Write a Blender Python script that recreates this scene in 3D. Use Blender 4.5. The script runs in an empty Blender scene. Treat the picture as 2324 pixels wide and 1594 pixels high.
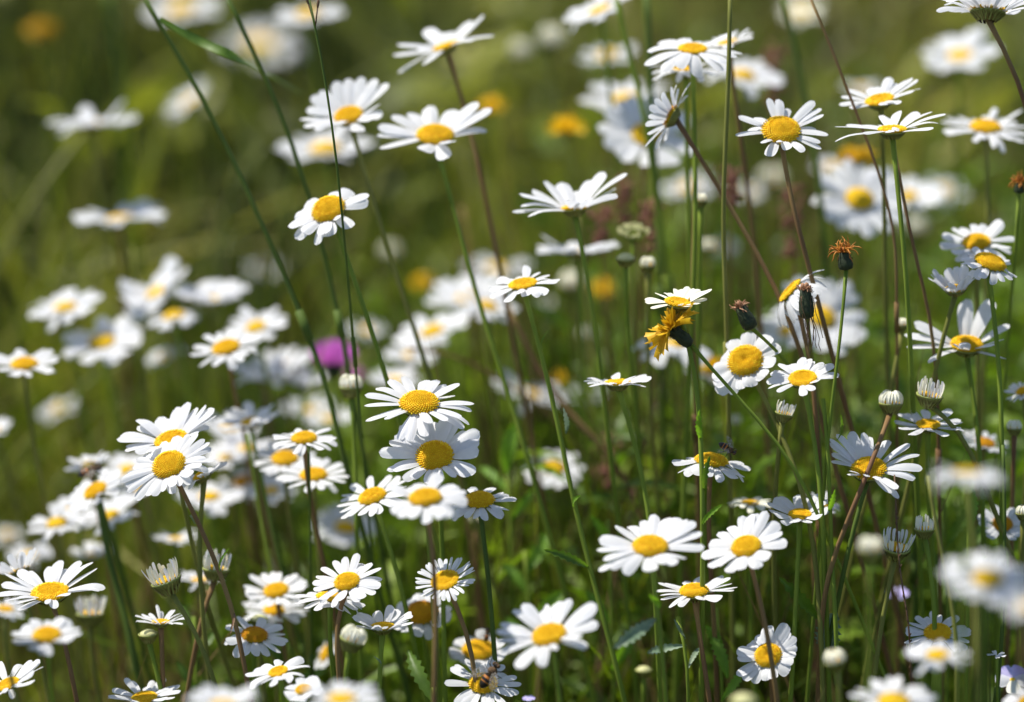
import bpy, math, random
import numpy as np
from mathutils import Vector, Matrix

# ------------------------------------------------------------------ camera, sky, sun, exposure
scene = bpy.context.scene
COL = scene.collection
R = math.radians
PITCH = R(20.0)          # camera looks down this much
CAMH = 1.05              # camera height (m)
LENS = 120.0
FOCUS = 1.6
FPX = 2324 * LENS / 36.0  # focal length in the 2324-px-wide reading of the photograph
BK = 225.0               # blur disc (same pixels) = BK * (1 - FOCUS/d)

cam_d = bpy.data.cameras.new('camera')
cam = bpy.data.objects.new('camera', cam_d); COL.objects.link(cam)
cam.location = (0, 0, CAMH); cam.rotation_euler = (math.pi/2 - PITCH, 0, 0)
cam_d.lens = LENS; cam_d.sensor_width = 36; cam_d.clip_start = 0.02; cam_d.clip_end = 500
cam_d.dof.use_dof = True; cam_d.dof.focus_distance = FOCUS; cam_d.dof.aperture_fstop = 2.8
cam_d.dof.aperture_blades = 9
scene.camera = cam

SUN_EL, SUN_AZ = R(60), R(-62)     # azimuth measured from straight ahead (+Y) towards the right
world = bpy.data.worlds.new('World'); scene.world = world; world.use_nodes = True
wn = world.node_tree.nodes; bg = wn['Background']
sky = wn.new('ShaderNodeTexSky'); sky.sky_type = 'NISHITA'; sky.sun_disc = False
sky.sun_elevation = SUN_EL; sky.sun_rotation = SUN_AZ
world.node_tree.links.new(sky.outputs[0], bg.inputs[0]); bg.inputs[1].default_value = 0.115
sd = bpy.data.lights.new('sun', 'SUN'); sd.energy = 4.8; sd.angle = R(0.5); sd.color = (1, .95, .86)
sun = bpy.data.objects.new('sun', sd); COL.objects.link(sun)
sdir = Vector((math.sin(SUN_AZ)*math.cos(SUN_EL), math.cos(SUN_AZ)*math.cos(SUN_EL), math.sin(SUN_EL)))
sun.rotation_euler = sdir.to_track_quat('Z', 'Y').to_euler()
scene.view_settings.view_transform = 'Standard'; scene.view_settings.look = 'None'
scene.view_settings.exposure = 0.54; scene.view_settings.gamma = 1
scene.cycles.use_denoising = True
scene.cycles.max_bounces = 8; scene.cycles.transparent_max_bounces = 8
scene.cycles.caustics_reflective = False; scene.cycles.caustics_refractive = False

CF = Vector((0, math.cos(PITCH), -math.sin(PITCH))); CU = Vector((0, math.sin(PITCH), math.cos(PITCH))); CR = Vector((1, 0, 0))
def depth(b): return FOCUS / (1 - b/BK)
def at(px, py, b):
    """point in the meadow seen at this place in the photograph, as far away as its sharpness says"""
    d = depth(b)
    return cam.location + CF*d + CR*((px-1162)/FPX*d) + CU*(-(py-797)/FPX*d)

rnd = random.Random(7)
nprs = np.random.default_rng(11)

# ------------------------------------------------------------------ materials
def new_mat(name):
    m = bpy.data.materials.new(name); m.use_nodes = True
    nt = m.node_tree; nt.nodes.clear()
    return m, nt, nt.nodes, nt.links
def plant_mat(name, cols, rough=.55, trans=.3, noise=60, tcol=None, island=False, patch=0, bump=.0, spec=.35, stops=None):
    """cols: list of base colours ramped over procedural noise (or per blade)"""
    m, nt, N, L = new_mat(name)
    out = N.new('ShaderNodeOutputMaterial'); mix = N.new('ShaderNodeMixShader')
    p = N.new('ShaderNodeBsdfPrincipled'); t = N.new('ShaderNodeBsdfTranslucent')
    p.inputs['Roughness'].default_value = rough
    p.inputs['Specular IOR Level'].default_value = spec
    mix.inputs[0].default_value = trans
    L.new(p.outputs[0], mix.inputs[1]); L.new(t.outputs[0], mix.inputs[2]); L.new(mix.outputs[0], out.inputs[0])
    ramp = N.new('ShaderNodeValToRGB'); cr = ramp.color_ramp
    while len(cr.elements) < len(cols): cr.elements.new(.5)
    for i, c in enumerate(cols):
        cr.elements[i].position = stops[i] if stops else (i/(len(cols)-1) if len(cols) > 1 else 0)
        cr.elements[i].color = (*c, 1)
    tc = N.new('ShaderNodeTexCoord'); nz = N.new('ShaderNodeTexNoise'); nz.inputs['Scale'].default_value = noise
    nz.inputs['Detail'].default_value = 3
    L.new(tc.outputs['Object'], nz.inputs['Vector'])
    mr = N.new('ShaderNodeMapRange'); mr.inputs[1].default_value = .3; mr.inputs[2].default_value = .7
    L.new(nz.outputs[0], mr.inputs[0])
    src = mr.outputs[0]
    if island:
        g = N.new('ShaderNodeNewGeometry')
        if patch:
            n2 = N.new('ShaderNodeTexNoise'); n2.inputs['Scale'].default_value = patch; n2.inputs['Detail'].default_value = 2
            mp = N.new('ShaderNodeMapping'); mp.inputs['Scale'].default_value = (3.6, 1, .6)
            L.new(tc.outputs['Object'], mp.inputs[0]); L.new(mp.outputs[0], n2.inputs['Vector'])
            m2 = N.new('ShaderNodeMapRange'); m2.inputs[1].default_value = .36; m2.inputs[2].default_value = .64
            L.new(n2.outputs[0], m2.inputs[0])
            mx = N.new('ShaderNodeMix'); mx.inputs[0].default_value = .62
            L.new(g.outputs['Random Per Island'], mx.inputs[2]); L.new(m2.outputs[0], mx.inputs[3])
            src = mx.outputs[0]
        else: src = g.outputs['Random Per Island']
    L.new(src, ramp.inputs[0])
    L.new(ramp.outputs[0], p.inputs['Base Color'])
    if tcol:
        mm = N.new('ShaderNodeMix'); mm.data_type = 'RGBA'; mm.blend_type = 'MULTIPLY'; mm.inputs[0].default_value = 1
        L.new(ramp.outputs[0], mm.inputs[6]); mm.inputs[7].default_value = (*tcol, 1)
        L.new(mm.outputs[2], t.inputs[0])
    else: L.new(ramp.outputs[0], t.inputs[0])
    if bump:
        b = N.new('ShaderNodeBump'); b.inputs['Strength'].default_value = bump; b.inputs['Distance'].default_value = .0006
        L.new(nz.outputs[0], b.inputs['Height']); L.new(b.outputs[0], p.inputs['Normal'])
    return m
M = {}
M['petal'] = plant_mat('white_petal', [(.73, .74, .76), (.83, .83, .84)], rough=.5, trans=.44, noise=150, tcol=(.95, .96, 1), spec=.25)
M['cream'] = plant_mat('cream_petal', [(.84, .83, .66), (.88, .87, .76)], rough=.5, trans=.3, noise=150, spec=.25)
M['lilac'] = plant_mat('lilac_petal', [(.45, .38, .78), (.62, .58, .85)], rough=.5, trans=.3, noise=150)
M['disc'] = plant_mat('yellow_florets', [(.80, .44, .010), (.92, .60, .014), (.95, .70, .03)], rough=.6, trans=.12, island=True, spec=.2)
M['disc_core'] = plant_mat('disc_core', [(.72, .42, .01), (.88, .56, .012)], rough=.7, trans=.05, noise=900, bump=.8, spec=.2)
M['disc_ochre'] = plant_mat('ochre_florets', [(.55, .24, .01), (.74, .38, .012)], rough=.6, trans=.1, island=True, spec=.2)  # deeper, browner version of the floret yellows
M['yellow'] = plant_mat('yellow_ray', [(.80, .50, .006), (.9, .64, .012)], rough=.5, trans=.3, noise=200)
M['stem_green'] = plant_mat('green_stem', [(.13, .19, .022), (.21, .28, .035)], rough=.65, trans=.08, noise=30, bump=.3, spec=.15)
M['stem_olive'] = plant_mat('olive_stem', [(.14, .15, .03), (.21, .21, .05)], rough=.65, trans=.05, noise=30, bump=.3, spec=.15)
M['stem_red'] = plant_mat('reddish_stem', [(.16, .08, .04), (.24, .16, .06)], rough=.65, trans=.05, noise=30, bump=.3, spec=.15)
M['stem_dark'] = plant_mat('dark_green_stem', [(.055, .09, .016), (.10, .15, .025)], rough=.6, trans=.06, noise=30, spec=.15)
M['leaf'] = plant_mat('leaf_green', [(.06, .12, .015), (.13, .22, .03)], rough=.45, trans=.38, noise=80, tcol=(1.3, 1.4, .5), bump=.5)
M['leaf_bright'] = plant_mat('leaf_bright', [(.12, .24, .02), (.20, .36, .04)], rough=.5, trans=.45, noise=80, tcol=(1.2, 1.3, .5))
M['leaf_silver'] = plant_mat('leaf_silvery', [(.10, .18, .10), (.26, .32, .22)], rough=.6, trans=.25, noise=120, bump=.5)
M['bract'] = plant_mat('calyx_bract', [(.20, .24, .05), (.36, .38, .11)], rough=.6, trans=.1, noise=300)
M['bract_edge'] = plant_mat('bract_edge', [(.10, .05, .02), (.22, .13, .04)], rough=.7, trans=.05, noise=300)
M['dark_calyx'] = plant_mat('dark_calyx', [(.012, .018, .008), (.035, .05, .016)], rough=.7, trans=.02, noise=500, bump=1)
M['withered'] = plant_mat('withered_strands', [(.32, .10, .012), (.62, .26, .03)], rough=.6, trans=.2, noise=200)
M['withered_tan'] = plant_mat('withered_tan', [(.30, .13, .06), (.55, .32, .18)], rough=.6, trans=.2, noise=200)
M['old_gold'] = plant_mat('old_gold_ray', [(.50, .28, .008), (.72, .46, .012)], rough=.55, trans=.25, noise=200)
M['purple'] = plant_mat('purple_florets', [(.60, .14, .56), (.85, .32, .80)], rough=.6, trans=.3, island=True)
M['seed'] = plant_mat('brown_seeds', [(.07, .035, .02), (.16, .09, .04)], rough=.6, trans=.05, noise=200)
M['sorrel'] = plant_mat('pink_seeds', [(.22, .07, .05), (.42, .2, .14)], rough=.6, trans=.2, noise=200)
M['creamy_bud'] = plant_mat('creamy_bud', [(.45, .46, .2), (.62, .6, .3)], rough=.6, trans=.2, noise=300)
M['bee_black'] = plant_mat('insect_black', [(.008, .006, .005), (.02, .015, .01)], rough=.35, trans=0, noise=400)
M['bee_brown'] = plant_mat('insect_brown_fuzz', [(.05, .028, .012), (.12, .065, .025)], rough=.8, trans=0, noise=900, bump=1)
M['bee_orange'] = plant_mat('insect_orange', [(.32, .10, .012), (.42, .16, .02)], rough=.4, trans=0, noise=400)
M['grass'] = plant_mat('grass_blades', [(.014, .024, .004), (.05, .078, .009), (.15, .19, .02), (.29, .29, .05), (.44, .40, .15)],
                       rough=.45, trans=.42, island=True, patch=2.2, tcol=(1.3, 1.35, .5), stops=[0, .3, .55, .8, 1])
M['coarse'] = plant_mat('coarse_blades', [(.03, .045, .01), (.13, .16, .025), (.30, .29, .08), (.42, .38, .18)], rough=.45, trans=.4, island=True, patch=1.6, tcol=(1.2, 1.25, .6))
M['brown'] = plant_mat('brown_stalk', [(.07, .03, .022), (.15, .075, .05), (.2, .13, .06)], rough=.6, trans=.2, island=True)
M['tussock_dim'] = plant_mat('dimming_blades', [(.012, .022, .004), (.035, .055, .008), (.08, .105, .012)], rough=.5, trans=.3, island=True, patch=2)  # dark greens stand in for the light falling off towards the upper left
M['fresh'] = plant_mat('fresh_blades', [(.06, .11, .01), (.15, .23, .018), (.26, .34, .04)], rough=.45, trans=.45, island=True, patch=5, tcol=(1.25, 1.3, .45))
M['tussock_dim2'] = plant_mat('far_blades', [(.012, .02, .003), (.05, .062, .007), (.15, .15, .016), (.28, .23, .045)], rough=.5, trans=.38, island=True, patch=3, tcol=(1.2, 1.25, .5))
M['sun_painted_leaf'] = plant_mat('sun_painted_leaf', [(.10, .18, .012), (.18, .28, .02), (.28, .36, .05)], rough=.45, trans=.45, island=True, patch=5, tcol=(1.25, 1.3, .45))  # lighter leaf greens: sunlight put into the colour to lift the dark undergrowth
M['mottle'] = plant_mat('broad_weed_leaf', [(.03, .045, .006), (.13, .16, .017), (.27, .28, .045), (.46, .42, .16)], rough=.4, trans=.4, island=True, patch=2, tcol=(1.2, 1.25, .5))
M['dry'] = plant_mat('dry_grass', [(.08, .045, .025), (.22, .14, .05), (.42, .32, .15)], rough=.6, trans=.25, island=True, patch=3)
M['herb'] = plant_mat('herb_leaves', [(.05, .10, .012), (.11, .19, .015), (.21, .31, .03)], rough=.45, trans=.42, island=True, patch=4, tcol=(1.3, 1.4, .5))

def wing_mat():
    m, nt, N, L = new_mat('insect_wing')
    out = N.new('ShaderNodeOutputMaterial'); mix = N.new('ShaderNodeMixShader'); tr = N.new('ShaderNodeBsdfTransparent')
    p = N.new('ShaderNodeBsdfPrincipled'); p.inputs['Roughness'].default_value = .15; p.inputs['Base Color'].default_value = (.5, .45, .38, 1)
    v = N.new('ShaderNodeTexVoronoi'); v.feature = 'DISTANCE_TO_EDGE'; v.inputs['Scale'].default_value = 700
    tc = N.new('ShaderNodeTexCoord'); L.new(tc.outputs['Object'], v.inputs['Vector'])
    mr = N.new('ShaderNodeMapRange'); mr.inputs[1].default_value = 0; mr.inputs[2].default_value = .1; mr.inputs[3].default_value = .5; mr.inputs[4].default_value = .12
    L.new(v.outputs[0], mr.inputs[0]); L.new(mr.outputs[0], mix.inputs[0])
    L.new(tr.outputs[0], mix.inputs[1]); L.new(p.outputs[0], mix.inputs[2]); L.new(mix.outputs[0], out.inputs[0])
    return m
M['wing'] = wing_mat()
def soil_mat():
    m, nt, N, L = new_mat('meadow_soil')
    out = N.new('ShaderNodeOutputMaterial'); p = N.new('ShaderNodeBsdfPrincipled'); p.inputs['Roughness'].default_value = .9
    tc = N.new('ShaderNodeTexCoord'); nz = N.new('ShaderNodeTexNoise'); nz.inputs['Scale'].default_value = 9; nz.inputs['Detail'].default_value = 8
    L.new(tc.outputs['Object'], nz.inputs['Vector'])
    r = N.new('ShaderNodeValToRGB'); r.color_ramp.elements[0].color = (.018, .024, .008, 1); r.color_ramp.elements[0].position = .35
    r.color_ramp.elements[1].color = (.06, .055, .02, 1); r.color_ramp.elements[1].position = .7
    L.new(nz.outputs[0], r.inputs[0]); L.new(r.outputs[0], p.inputs['Base Color'])
    b = N.new('ShaderNodeBump'); b.inputs['Distance'].default_value = .02; L.new(nz.outputs[0], b.inputs['Height']); L.new(b.outputs[0], p.inputs['Normal'])
    L.new(p.outputs[0], out.inputs[0])
    return m
M['soil'] = soil_mat()

# ------------------------------------------------------------------ mesh helpers
class MB:
    def __init__(s): s.v = []; s.f = []; s.mi = []
    def add(s, vs, fs, mi=0):
        o = len(s.v); s.v += [tuple(v) for v in vs]; s.f += [tuple(i+o for i in f) for f in fs]; s.mi += [mi]*len(fs)
    def grid(s, rows, closed=False, mi=0):
        nc = len(rows[0]); vs = [p for r in rows for p in r]; fs = []
        for i in range(len(rows)-1):
            for j in range(nc if closed else nc-1):
                k = (j+1) % nc
                fs.append((i*nc+j, i*nc+k, (i+1)*nc+k, (i+1)*nc+j))
        s.add(vs, fs, mi)
    def tube(s, pts, rad, sides=7, mi=0, cap=True):
        pts = [Vector(p) for p in pts]; n = len(pts)
        if not hasattr(rad, '__len__'): rad = [rad]*n
        t0 = (pts[1]-pts[0]).normalized()
        u = t0.cross(Vector((0, 1, 0)) if abs(t0.y) < .9 else Vector((1, 0, 0))).normalized()
        rows = []
        for i, p in enumerate(pts):
            t = (pts[min(i+1, n-1)] - pts[max(i-1, 0)]).normalized()
            u = (u - t*u.dot(t)).normalized(); w = t.cross(u)
            rows.append([p + (u*math.cos(2*math.pi*k/sides) + w*math.sin(2*math.pi*k/sides))*rad[i] for k in range(sides)])
        s.grid(rows, closed=True, mi=mi)
        if cap:
            o = len(s.v) - n*sides
            s.f.append(tuple(o+k for k in range(sides-1, -1, -1))); s.mi.append(mi)
            s.f.append(tuple(o+(n-1)*sides+k for k in range(sides))); s.mi.append(mi)
    def ball(s, c, r, seg=8, rings=5, sc=(1, 1, 1), mi=0, rot=None):
        rows = []
        for i in range(rings+1):
            a = math.pi*(i/rings); a = min(max(a, .03), math.pi-.03)
            row = []
            for k in range(seg):
                q = Vector((math.sin(a)*math.cos(2*math.pi*k/seg)*sc[0], math.sin(a)*math.sin(2*math.pi*k/seg)*sc[1], math.cos(a)*sc[2]))*r
                if rot: q = rot @ q
                row.append(Vector(c)+q)
            rows.append(row)
        s.grid(rows, closed=True, mi=mi)
    def mesh(s, name, mats):
        me = bpy.data.meshes.new(name); me.from_pydata(s.v, [], s.f)
        for m in mats: me.materials.append(M[m])
        me.polygons.foreach_set('material_index', s.mi)
        me.polygons.foreach_set('use_smooth', [True]*len(s.f)); me.update()
        return me
def link(name, me, parent=None, mat=None):
    o = bpy.data.objects.new(name, me); COL.objects.link(o)
    if parent is not None: o.parent = parent
    if mat is not None: o.matrix_local = mat
    return o
def root(name, loc, label, cat, group=None):
    o = bpy.data.objects.new(name, None); COL.objects.link(o); o.location = loc; o.empty_display_size = .02
    o['label'] = label; o['category'] = cat
    if group: o['group'] = group
    return o
def catmull(P, n=8):
    P = [Vector(p) for p in P]; out = []
    Q = [P[0]*2-P[1]] + P + [P[-1]*2-P[-2]]
    for i in range(1, len(Q)-2):
        for k in range(n):
            t = k/n; a, b, c, d = Q[i-1], Q[i], Q[i+1], Q[i+2]
            out.append(.5*((2*b) + (c-a)*t + (2*a-5*b+4*c-d)*t*t + (3*b-a-3*c+d)*t**3))
    out.append(P[-1]); return out
def smooth_path(path, n, it=4):
    ds = [0]
    for a, b in zip(path, path[1:]): ds.append(ds[-1]+(b-a).length)
    out = []; j = 0
    for i in range(n):
        s = ds[-1]*i/(n-1)
        while j < len(ds)-2 and ds[j+1] < s: j += 1
        q = (s-ds[j])/max(1e-9, ds[j+1]-ds[j]); out.append(path[j].lerp(path[j+1], min(1, q)))
    for _ in range(it):
        out = [out[0]] + [(out[i-1]+out[i]*2+out[i+1])*.25 for i in range(1, n-1)] + [out[-1]]
    return out
def frame(n, spin=0):
    n = n.normalized(); x = n.cross(Vector((.13, .9, .4))).normalized(); y = n.cross(x)
    m = Matrix((x, y, n)).transposed(); return (m @ Matrix.Rotation(spin, 3, 'Z')).to_4x4()
def normal_of(f, phi):
    s = math.sqrt(max(0, 1-f*f)); ph = R(phi)
    return (CR*(s*math.sin(ph)) + CU*(s*math.cos(ph)) - CF*f).normalized()

# ---- petals
def petal_rows(r0, L, W, cup, droop, notch, twist, seg=9, side=0.0, fold=.12, curl=0):
    """strap-shaped ray floret with two grooves and a notched tip, lying along +X of the head frame"""
    prof = [.42, .60, .76, .89, .97, 1.0, .97, .85, .62, .26] if seg == 9 else [.45, .8, 1, .93, .35]
    ts = [0, .13, .27, .41, .55, .68, .80, .90, .966, 1] if seg == 9 else [0, .3, .6, .9, 1]
    cols = [-1, -.62, -.3, 0, .3, .62, 1] if seg == 9 else [-1, 0, 1]
    rows = []; x, z = r0, 0.0; n = len(prof)-1; y0 = 0
    for i, w in enumerate(prof):
        t = ts[i]; dt = t-ts[i-1]; th = cup + droop*t + curl*max(0, t-.65)*3
        if i: x += L*dt*math.cos(th); z += L*dt*math.sin(th); y0 += side*L*dt*t
        row = []
        for c in cols:
            yy = c*W*.5*w; g = .05*W*math.cos(c*math.pi*3.0) if seg == 9 else 0
            zz = -fold*W*(abs(c)**1.6)*(1-.3*t)*w - g*.6
            xx = 0
            if i == n: xx = -L*.02*(abs(c)**2) + (L*notch*.5*math.cos(c*math.pi*2.4))
            elif i == n-1: xx = -L*.012*(abs(c)**2)
            tw = twist*t
            row.append(Vector((x + xx*math.cos(th) - zz*math.sin(th), y0 + yy*math.cos(tw), z + xx*math.sin(th) + zz*math.cos(th) + yy*math.sin(tw))))
        rows.append(row)
    return rows
def rotz(rows, a, dz=0):
    c, s = math.cos(a), math.sin(a)
    return [[Vector((p.x*c-p.y*s, p.x*s+p.y*c, p.z+dz)) for p in r] for r in rows]

# ---- flower centres, shared by the daisies (unit radius)
def disc_mesh(name, kind, dome, detail=True, mat='disc'):
    b = MB(); r = random.Random(hash(kind) % 1000 if False else len(kind)+int(dome*100))
    def H(q):
        h = dome*(1-q*q)**.62 if q < 1 else 0
        if kind == 'dimple': h -= .55*dome*math.exp(-(q/.33)**2)
        if kind == 'button': h += .08*math.exp(-(q/.4)**2)
        return h
    rows = []
    for i in range(13):
        q = 1-(i/12)**1.0; q = max(q, .02)
        rows.append([Vector((q*.97*math.cos(2*math.pi*k/24), q*.97*math.sin(2*math.pi*k/24), H(q*.97)-.03)) for k in range(24)])
    rows.insert(0, [Vector((.8*math.cos(2*math.pi*k/24), .8*math.sin(2*math.pi*k/24), -.16)) for k in range(24)])
    b.grid(rows, closed=True, mi=1)
    if detail:
        N = 330; ga = math.pi*(3-5**.5)
        for i in range(N):
            q = math.sqrt((i+.5)/N); a = i*ga; x, y = q*math.cos(a), q*math.sin(a)
            h = H(q); sl = (H(min(q+.02, .999))-H(q))/.02
            nn = Vector((-sl*math.cos(a)*.8, -sl*math.sin(a)*.8, 1)).normalized()
            open_ = q > .62
            rr = .046 if open_ else .034
            ln = (.10 if open_ else .05)*(.8+.4*r.random())
            c = Vector((x, y, h-.02)); u = nn.cross(Vector((0, 1, .1))).normalized(); w = nn.cross(u)
            rws = []
            for (hh, rs) in ((0, .75), (ln*.6, 1.0), (ln, .8), (ln*(.85 if open_ else 1.25), .1)):
                rws.append([c+nn*hh+(u*math.cos(k*math.pi/3)+w*math.sin(k*math.pi/3))*rr*rs for k in range(6)])
            b.grid(rws, closed=True)
    return b.mesh(name, [mat, 'disc_core'])
DISC = {}
for k in ('flat', 'dimple', 'button'):
    for dn, dm in (('low', .24), ('high', .5)):
        DISC[(k, dn, True)] = disc_mesh('flower_centre', k, dm)
        DISC[(k, dn, False)] = disc_mesh('flower_centre', k, dm, False)
DISC['old'] = disc_mesh('flower_centre', 'flat', .5, True, 'disc_ochre')

def calyx_mesh():
    b = MB()
    prof = [(.16, -.50), (.45, -.42), (.75, -.27), (.95, -.08), (1.02, .02), (.9, .03)]
    b.grid([[Vector((q*math.cos(2*math.pi*k/28), q*math.sin(2*math.pi*k/28), z)) for k in range(28)] for q, z in prof], closed=True, mi=0)
    for ring, (n, z0, s0) in enumerate(((22, .0, 1.0), (20, -.14, .93), (16, -.28, .78))):
        for k in range(n):
            a = 2*math.pi*(k+.5*ring)/n; c, s = math.cos(a), math.sin(a)
            for (ww, off, mi) in ((.155, .03, 1), (.095, .045, 0)):
                rows = []
                for t, wf in ((0, 1), (.5, 1), (.85, .75), (1.0, .15)):
                    q = s0*(.62+.42*t)+off; z = z0-.36+.36*t
                    rows.append([Vector((q*c-e*ww*.5*wf*s, q*s+e*ww*.5*wf*c, z)) for e in (-1, 0, 1)])
                b.grid(rows, mi=mi)
    return b.mesh('calyx', ['bract', 'bract_edge'])
CALYX = calyx_mesh()

# ---- leaves and stems
def leaf_rows(p0, p1, w, serr=.25, sag=.12, face=None, n=16, shape='lance'):
    """toothed leaf from p0 to p1"""
    p0, p1 = Vector(p0), Vector(p1); d = p1-p0; L = d.length
    side = d.cross(face if face else Vector((0, -.5, .85))).normalized(); up = side.cross(d).normalized()
    rows = []
    for i in range(n+1):
        t = i/n
        if shape == 'round': ww = w*math.sin(math.pi*min(1, t*.96+.04))**.6
        else: ww = w*(math.sin(math.pi*min(1, (t*.93+.07)))**.75)*(.55+.6*t)
        ww *= 1 + (serr if i % 2 else -serr)*(.4+t)
        if i == n: ww = w*.06
        c = p0 + d*t + up*(math.sin(math.pi*t)*L*sag)
        rows.append([c-side*ww*.5-up*(-.10*w), c-side*ww*.25, c-up*.06*w, c+side*ww*.25, c+side*ww*.5-up*(-.10*w)])
    return rows
def leaf_obj(parent, origin, p0, p1, w, mat='leaf', name='leaf', **k):
    b = MB(); b.grid([[q-origin for q in r] for r in leaf_rows(p0, p1, w, **k)])
    return link(name, b.mesh(name, [mat]), parent)

SMAT = {'g': 'stem_green', 'o': 'stem_olive', 'r': 'stem_red', 'd': 'stem_dark'}
def ground_path(P0, n, b, slope, via, seg):
    pts = [P0]
    L0 = .012
    if via:
        for v in via:
            vb = v[2] if len(v) > 2 else b
            pts.append(at(v[0], v[1], vb))
        if len(via) and (pts[1]-P0).length > .05:
            pts.insert(1, P0 - n*L0 + Vector((0, 0, -L0*.6)))
    else:
        q = P0 - n*L0 + Vector((0, 0, -L0*.9)); pts.append(q)
        sx = slope*.9
        q2 = q + Vector((sx*.07+rnd.uniform(-.004, .004), rnd.uniform(-.004, .008), -.07)); pts.append(q2)
        q3 = q2 + Vector((sx*.1+rnd.uniform(-.008, .008), rnd.uniform(-.008, .012), -.10)); pts.append(q3)
    last = pts[-1]; prev = pts[-2]
    dz = last.z; dr = (last-prev); k = max(-.5, min(.5, dr.x/max(.01, -dr.z)))
    g = Vector((last.x + k*dz*.55, last.y + rnd.uniform(-.01, .03), 0))
    mid = last*.5 + g*.5 + Vector((k*dz*.1, 0, 0)); pts += [mid, g]
    return smooth_path(catmull(pts, 12), 34 if seg > 4 else 20), g
def stem_mesh(path, g, r, sides, mat, fuzz=0):
    b = MB(); n = len(path)
    rad = [r*(.82+.4*(i/n)) for i in range(n)]; rad[0] = r*1.1
    b.tube([p-g for p in path], rad, sides)
    for i in range(fuzz):
        k = rnd.randrange(1, int(n*.6)); p = path[k]-g + (path[k+1]-path[k])*rnd.random(); a = rnd.uniform(0, 6.28)
        d = Vector((math.cos(a), math.sin(a), rnd.uniform(-.2, .3))).normalized()
        b.add([p+d*r*.8+Vector((0, 0, 6e-5)), p+d*r*.8-Vector((0, 0, 6e-5)), p+d*(r+.0009)], [(0, 1, 2)])
    return b.mesh('stem', [mat])

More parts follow.
